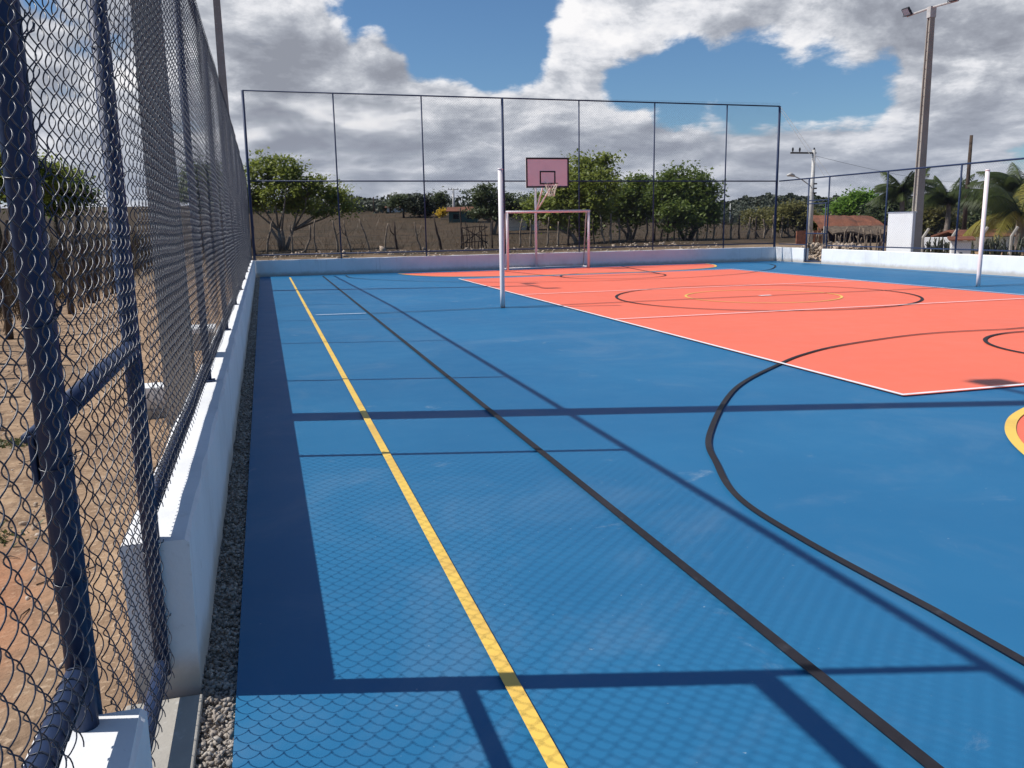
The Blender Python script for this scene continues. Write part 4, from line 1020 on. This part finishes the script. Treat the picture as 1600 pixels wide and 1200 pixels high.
for i in range(n): f.append((i*2, (i+1)*2, (i+1)*2+1, i*2+1))
mb = MB(); mb.add(v, f); ro = mb.build('lean_to_roof', 'thatch', shed); md = ro.modifiers.new('thick', 'SOLIDIFY'); md.thickness = .10
for i in range(6):
    x = -1.1+i*.70; mb = MB(); mb.tube([(x, -1.7, -.1), (x+.05, -1.7, H(362))], .06, 7); mb.build('post', 'darkwood', shed, smooth=True)
mb = MB(); mb.box((-1.2, 0, 0), (-1.0, 1.598, H(354))); mb.box((1.8, -1.2, 0), (2.0, 1.6, H(358))); mb.build('side_wall', 'darkwood', shed)
bx, by = pxy(1262, 45); bw = thing('brick_wall', 'low broken red brick wall left of the tiled shed', 'wall', (bx, by, tz(bx, by))); bw.rotation_euler = (0, 0, -YAW-.1)
mb = MB(); mb.box((-.55, 0, -.1), (.75, .2, .72)); mb.build('masonry', 'brick', bw); mb = MB(); mb.box((.86, -.02, -.1), (1.02, .22, .95)); mb.build('pier', 'concrete', bw)
# white boundary wall, meter pillar and bent posts at the right
bwy = []
pa = at(1440, 395, 37); pb = at(1760, 395, 33); mb = MB()
wl = thing('boundary_wall', 'distant low white boundary wall behind the cactus hedge at the right', 'wall', (pa.x, pa.y, tz(pa.x, pa.y)))
dv = Vector((pb.x-pa.x, pb.y-pa.y, 0)); L = dv.length; wl.rotation_euler = (0, 0, math.atan2(dv.y, dv.x)); mb.box((0, 0, -.2), (L, .18, .62)); mb.build('wall_face', 'wall', wl, bevel=.02)
pp = at(1500, 398, 29); mp_ = thing('meter_pillar', 'white meter pillar with small tiled roof right of the floodlight pole', 'pillar', (pp.x, pp.y, tz(pp.x, pp.y))); mp_.rotation_euler = (0, 0, -YAW-.35)
mb = MB(); mb.box((-.30, -.15, -.2), (.30, .15, .70)); mb.build('body', 'wall', mp_, bevel=.01)
mb = MB(); mb.add([(-.40,-.28,.72),(.40,-.28,.72),(.40,.28,.80),(-.40,.28,.80),(-.40,-.28,.76),(.40,-.28,.76),(.40,.28,.86),(-.40,.28,.86)], [(0,3,2,1),(4,5,6,7),(0,1,5,4),(1,2,6,5),(2,3,7,6),(3,0,4,7)]); mb.build('roof', 'tile', mp_)
mb = MB(); mb.tube([(0, -.17, .28), (0, -.15, .28)], .05, 10); mb.build('meter', 'dark', mp_)
bt = thing('wire_fence', 'concrete posts with bent tops carrying wire in front of the white boundary wall', 'fence', (pa.x, pa.y-2, tz(pa.x, pa.y)))
for px, s in ((1440, 1), (1485, 1), (1531, 1), (1578, 1), (1622, 1)):
    p = at(px, 398, 31); b = Vector((p.x, p.y, tz(p.x, p.y)))-bt.location; mb = MB(); mb.tube([b+Vector((0, 0, -.1)), b+Vector((0, 0, .75)), b+Vector((.20, -.05, 1.08))], .055, 6); mb.build('bent_post', 'concrete', bt)
# red roofed hut behind palms
house(1545, 44, 60, 372, 362, 390, 'dark hut with a faded red roof under the right palms', 'darkwood', 'tile', windows=1, depth=3)
# cactus hedge
def hedge(px0, px1, d, label, seed):
    p = at((px0+px1)/2, 396, d); o = thing('cactus_hedge', label, 'hedge', (p.x, p.y, tz(p.x, p.y))); rnd = random.Random(seed); mb = MB(); q0 = at(px0, 396, d); q1 = at(px1, 396, d)
    for i in range(int((px1-px0)*.55)):
        b = q0.lerp(q1, rnd.random())+Vector((rnd.uniform(-.2, .2), rnd.uniform(-.2, .2), 0)); b.z = tz(b.x, b.y); b -= o.location; h = rnd.uniform(.35, .8)
        e = b+Vector((rnd.uniform(-.15, .15), rnd.uniform(-.15, .15), h)); mb.tube([b, (b+e)/2+Vector((rnd.uniform(-.04, .04), 0, 0)), e], [.045, .04, .018], 5)
        for _ in range(2):
            s_ = b.lerp(e, rnd.uniform(.3, .8)); mb.tube([s_, s_+Vector((rnd.uniform(-.15, .15), rnd.uniform(-.1, .1), rnd.uniform(.1, .25)))], [.03, .014], 5)
    mb.build('stems', 'cactus', o); return o
hedge(1432, 1500, 31.5, 'row of spiky grey cactus left of the white meter pillar', 1)
hedge(1520, 1640, 31.5, 'row of spiky grey cactus right of the white meter pillar', 2)

# ------------------------------------------------------------------ hills on the horizon
def hills():
    nx_, ny_ = 520, 40
    u = np.linspace(-.1, 1, nx_); v = np.linspace(0, 1, ny_); U, Vv = np.meshgrid(u, v)
    ang_ = YAW + np.arctan((940+U*900-800)/FPX); dist = 560+Vv*420
    X = CAM.x+np.sin(ang_)*dist; Y = CAM.y+np.cos(ang_)*dist
    env = sst(0.02, .30, U)*(.90+.10*np.sin(U*9)+.05*np.sin(U*23+1))
    prof = sst(0, .75, Vv)
    rg = np.random.default_rng(4); bump = np.zeros_like(X)
    for k in range(26):
        f1, f2, ph = rg.uniform(.01, .14), rg.uniform(.01, .14), rg.uniform(0, 6); bump += np.sin(X*f1+ph)*np.sin(Y*f2+ph*2)/ (1+k*.12)
    bump += rg.normal(0, .7, X.shape)
    Z = 1.0+prof*env*(20.5+bump*.42) 
    id_ = np.arange(nx_*ny_).reshape(ny_, nx_); F = np.stack([id_[:-1, :-1], id_[:-1, 1:], id_[1:, 1:], id_[1:, :-1]], -1).reshape(-1, 4)
    struct(npmesh('hill', np.stack([X, Y, Z], -1).reshape(-1, 3), F, 'hill'))
    # woodland canopy on the ridge
    n = 26000; uu = rg.random(n)*.98; v2 = .1+rg.random(n)**.6*.75; a2 = YAW+np.arctan((940+uu*900-800)/FPX); d2 = 560+v2*420
    e2 = sst(0.02, .30, uu)*(.90+.10*np.sin(uu*9)+.05*np.sin(uu*23+1)); z2 = 1.0+sst(0, .75, v2)*e2*20.5
    cl = np.round(uu*130)/130; big = (np.sin(cl*977)*.5+.5)
    z2 = z2+rg.random(n)*(1.5+3.0*big**3)
    Pn = np.stack([CAM.x+np.sin(a2)*d2, CAM.y+np.cos(a2)*d2, z2], 1); s = rg.uniform(.8, 1.9, (n, 1))
    N = rg.normal(size=(n, 3)); N[:, 2] = abs(N[:, 2])+.5; N /= np.linalg.norm(N, axis=1, keepdims=True); A = np.cross(N, rg.normal(size=(n, 3))); A /= np.linalg.norm(A, axis=1, keepdims=True); B = np.cross(N, A)
    o = npmesh('woodland', np.stack([Pn-A*s, Pn-B*s*.7, Pn+A*s, Pn+B*s*.7], 1).reshape(-1, 3), np.arange(4*n).reshape(-1, 4), 'leaf_far'); struct(o, 'stuff'); o['label'] = 'dark scrub woodland covering the distant hills'
hills()
# scrub line on the left skyline and along the field edge
n = 16000; rg = np.random.default_rng(31); px = rg.uniform(330, 1330, n); d = rg.uniform(150, 235, n); ax = (px-800)/FPX
x = CAM.x+d*(_fw.x+_rt.x*ax); y = CAM.y+d*(_fw.y+_rt.y*ax); z = terrain(x, y)+rg.random(n)**1.5*(1.2+1.6*(np.sin(x*.31)*.5+.5))
Pn = np.stack([x, y, z], 1); s = rg.uniform(.2, .55, (n, 1)); N = rg.normal(size=(n, 3)); N /= np.linalg.norm(N, axis=1, keepdims=True); A = np.cross(N, rg.normal(size=(n, 3))); A /= np.linalg.norm(A, axis=1, keepdims=True); B = np.cross(N, A)
o = npmesh('scrub', np.stack([Pn-A*s, Pn-B*s*.7, Pn+A*s, Pn+B*s*.7], 1).reshape(-1, 3), np.arange(4*n).reshape(-1, 4), 'leaf_far'); struct(o, 'stuff'); o['label'] = 'distant dark scrub along the far edge of the field'
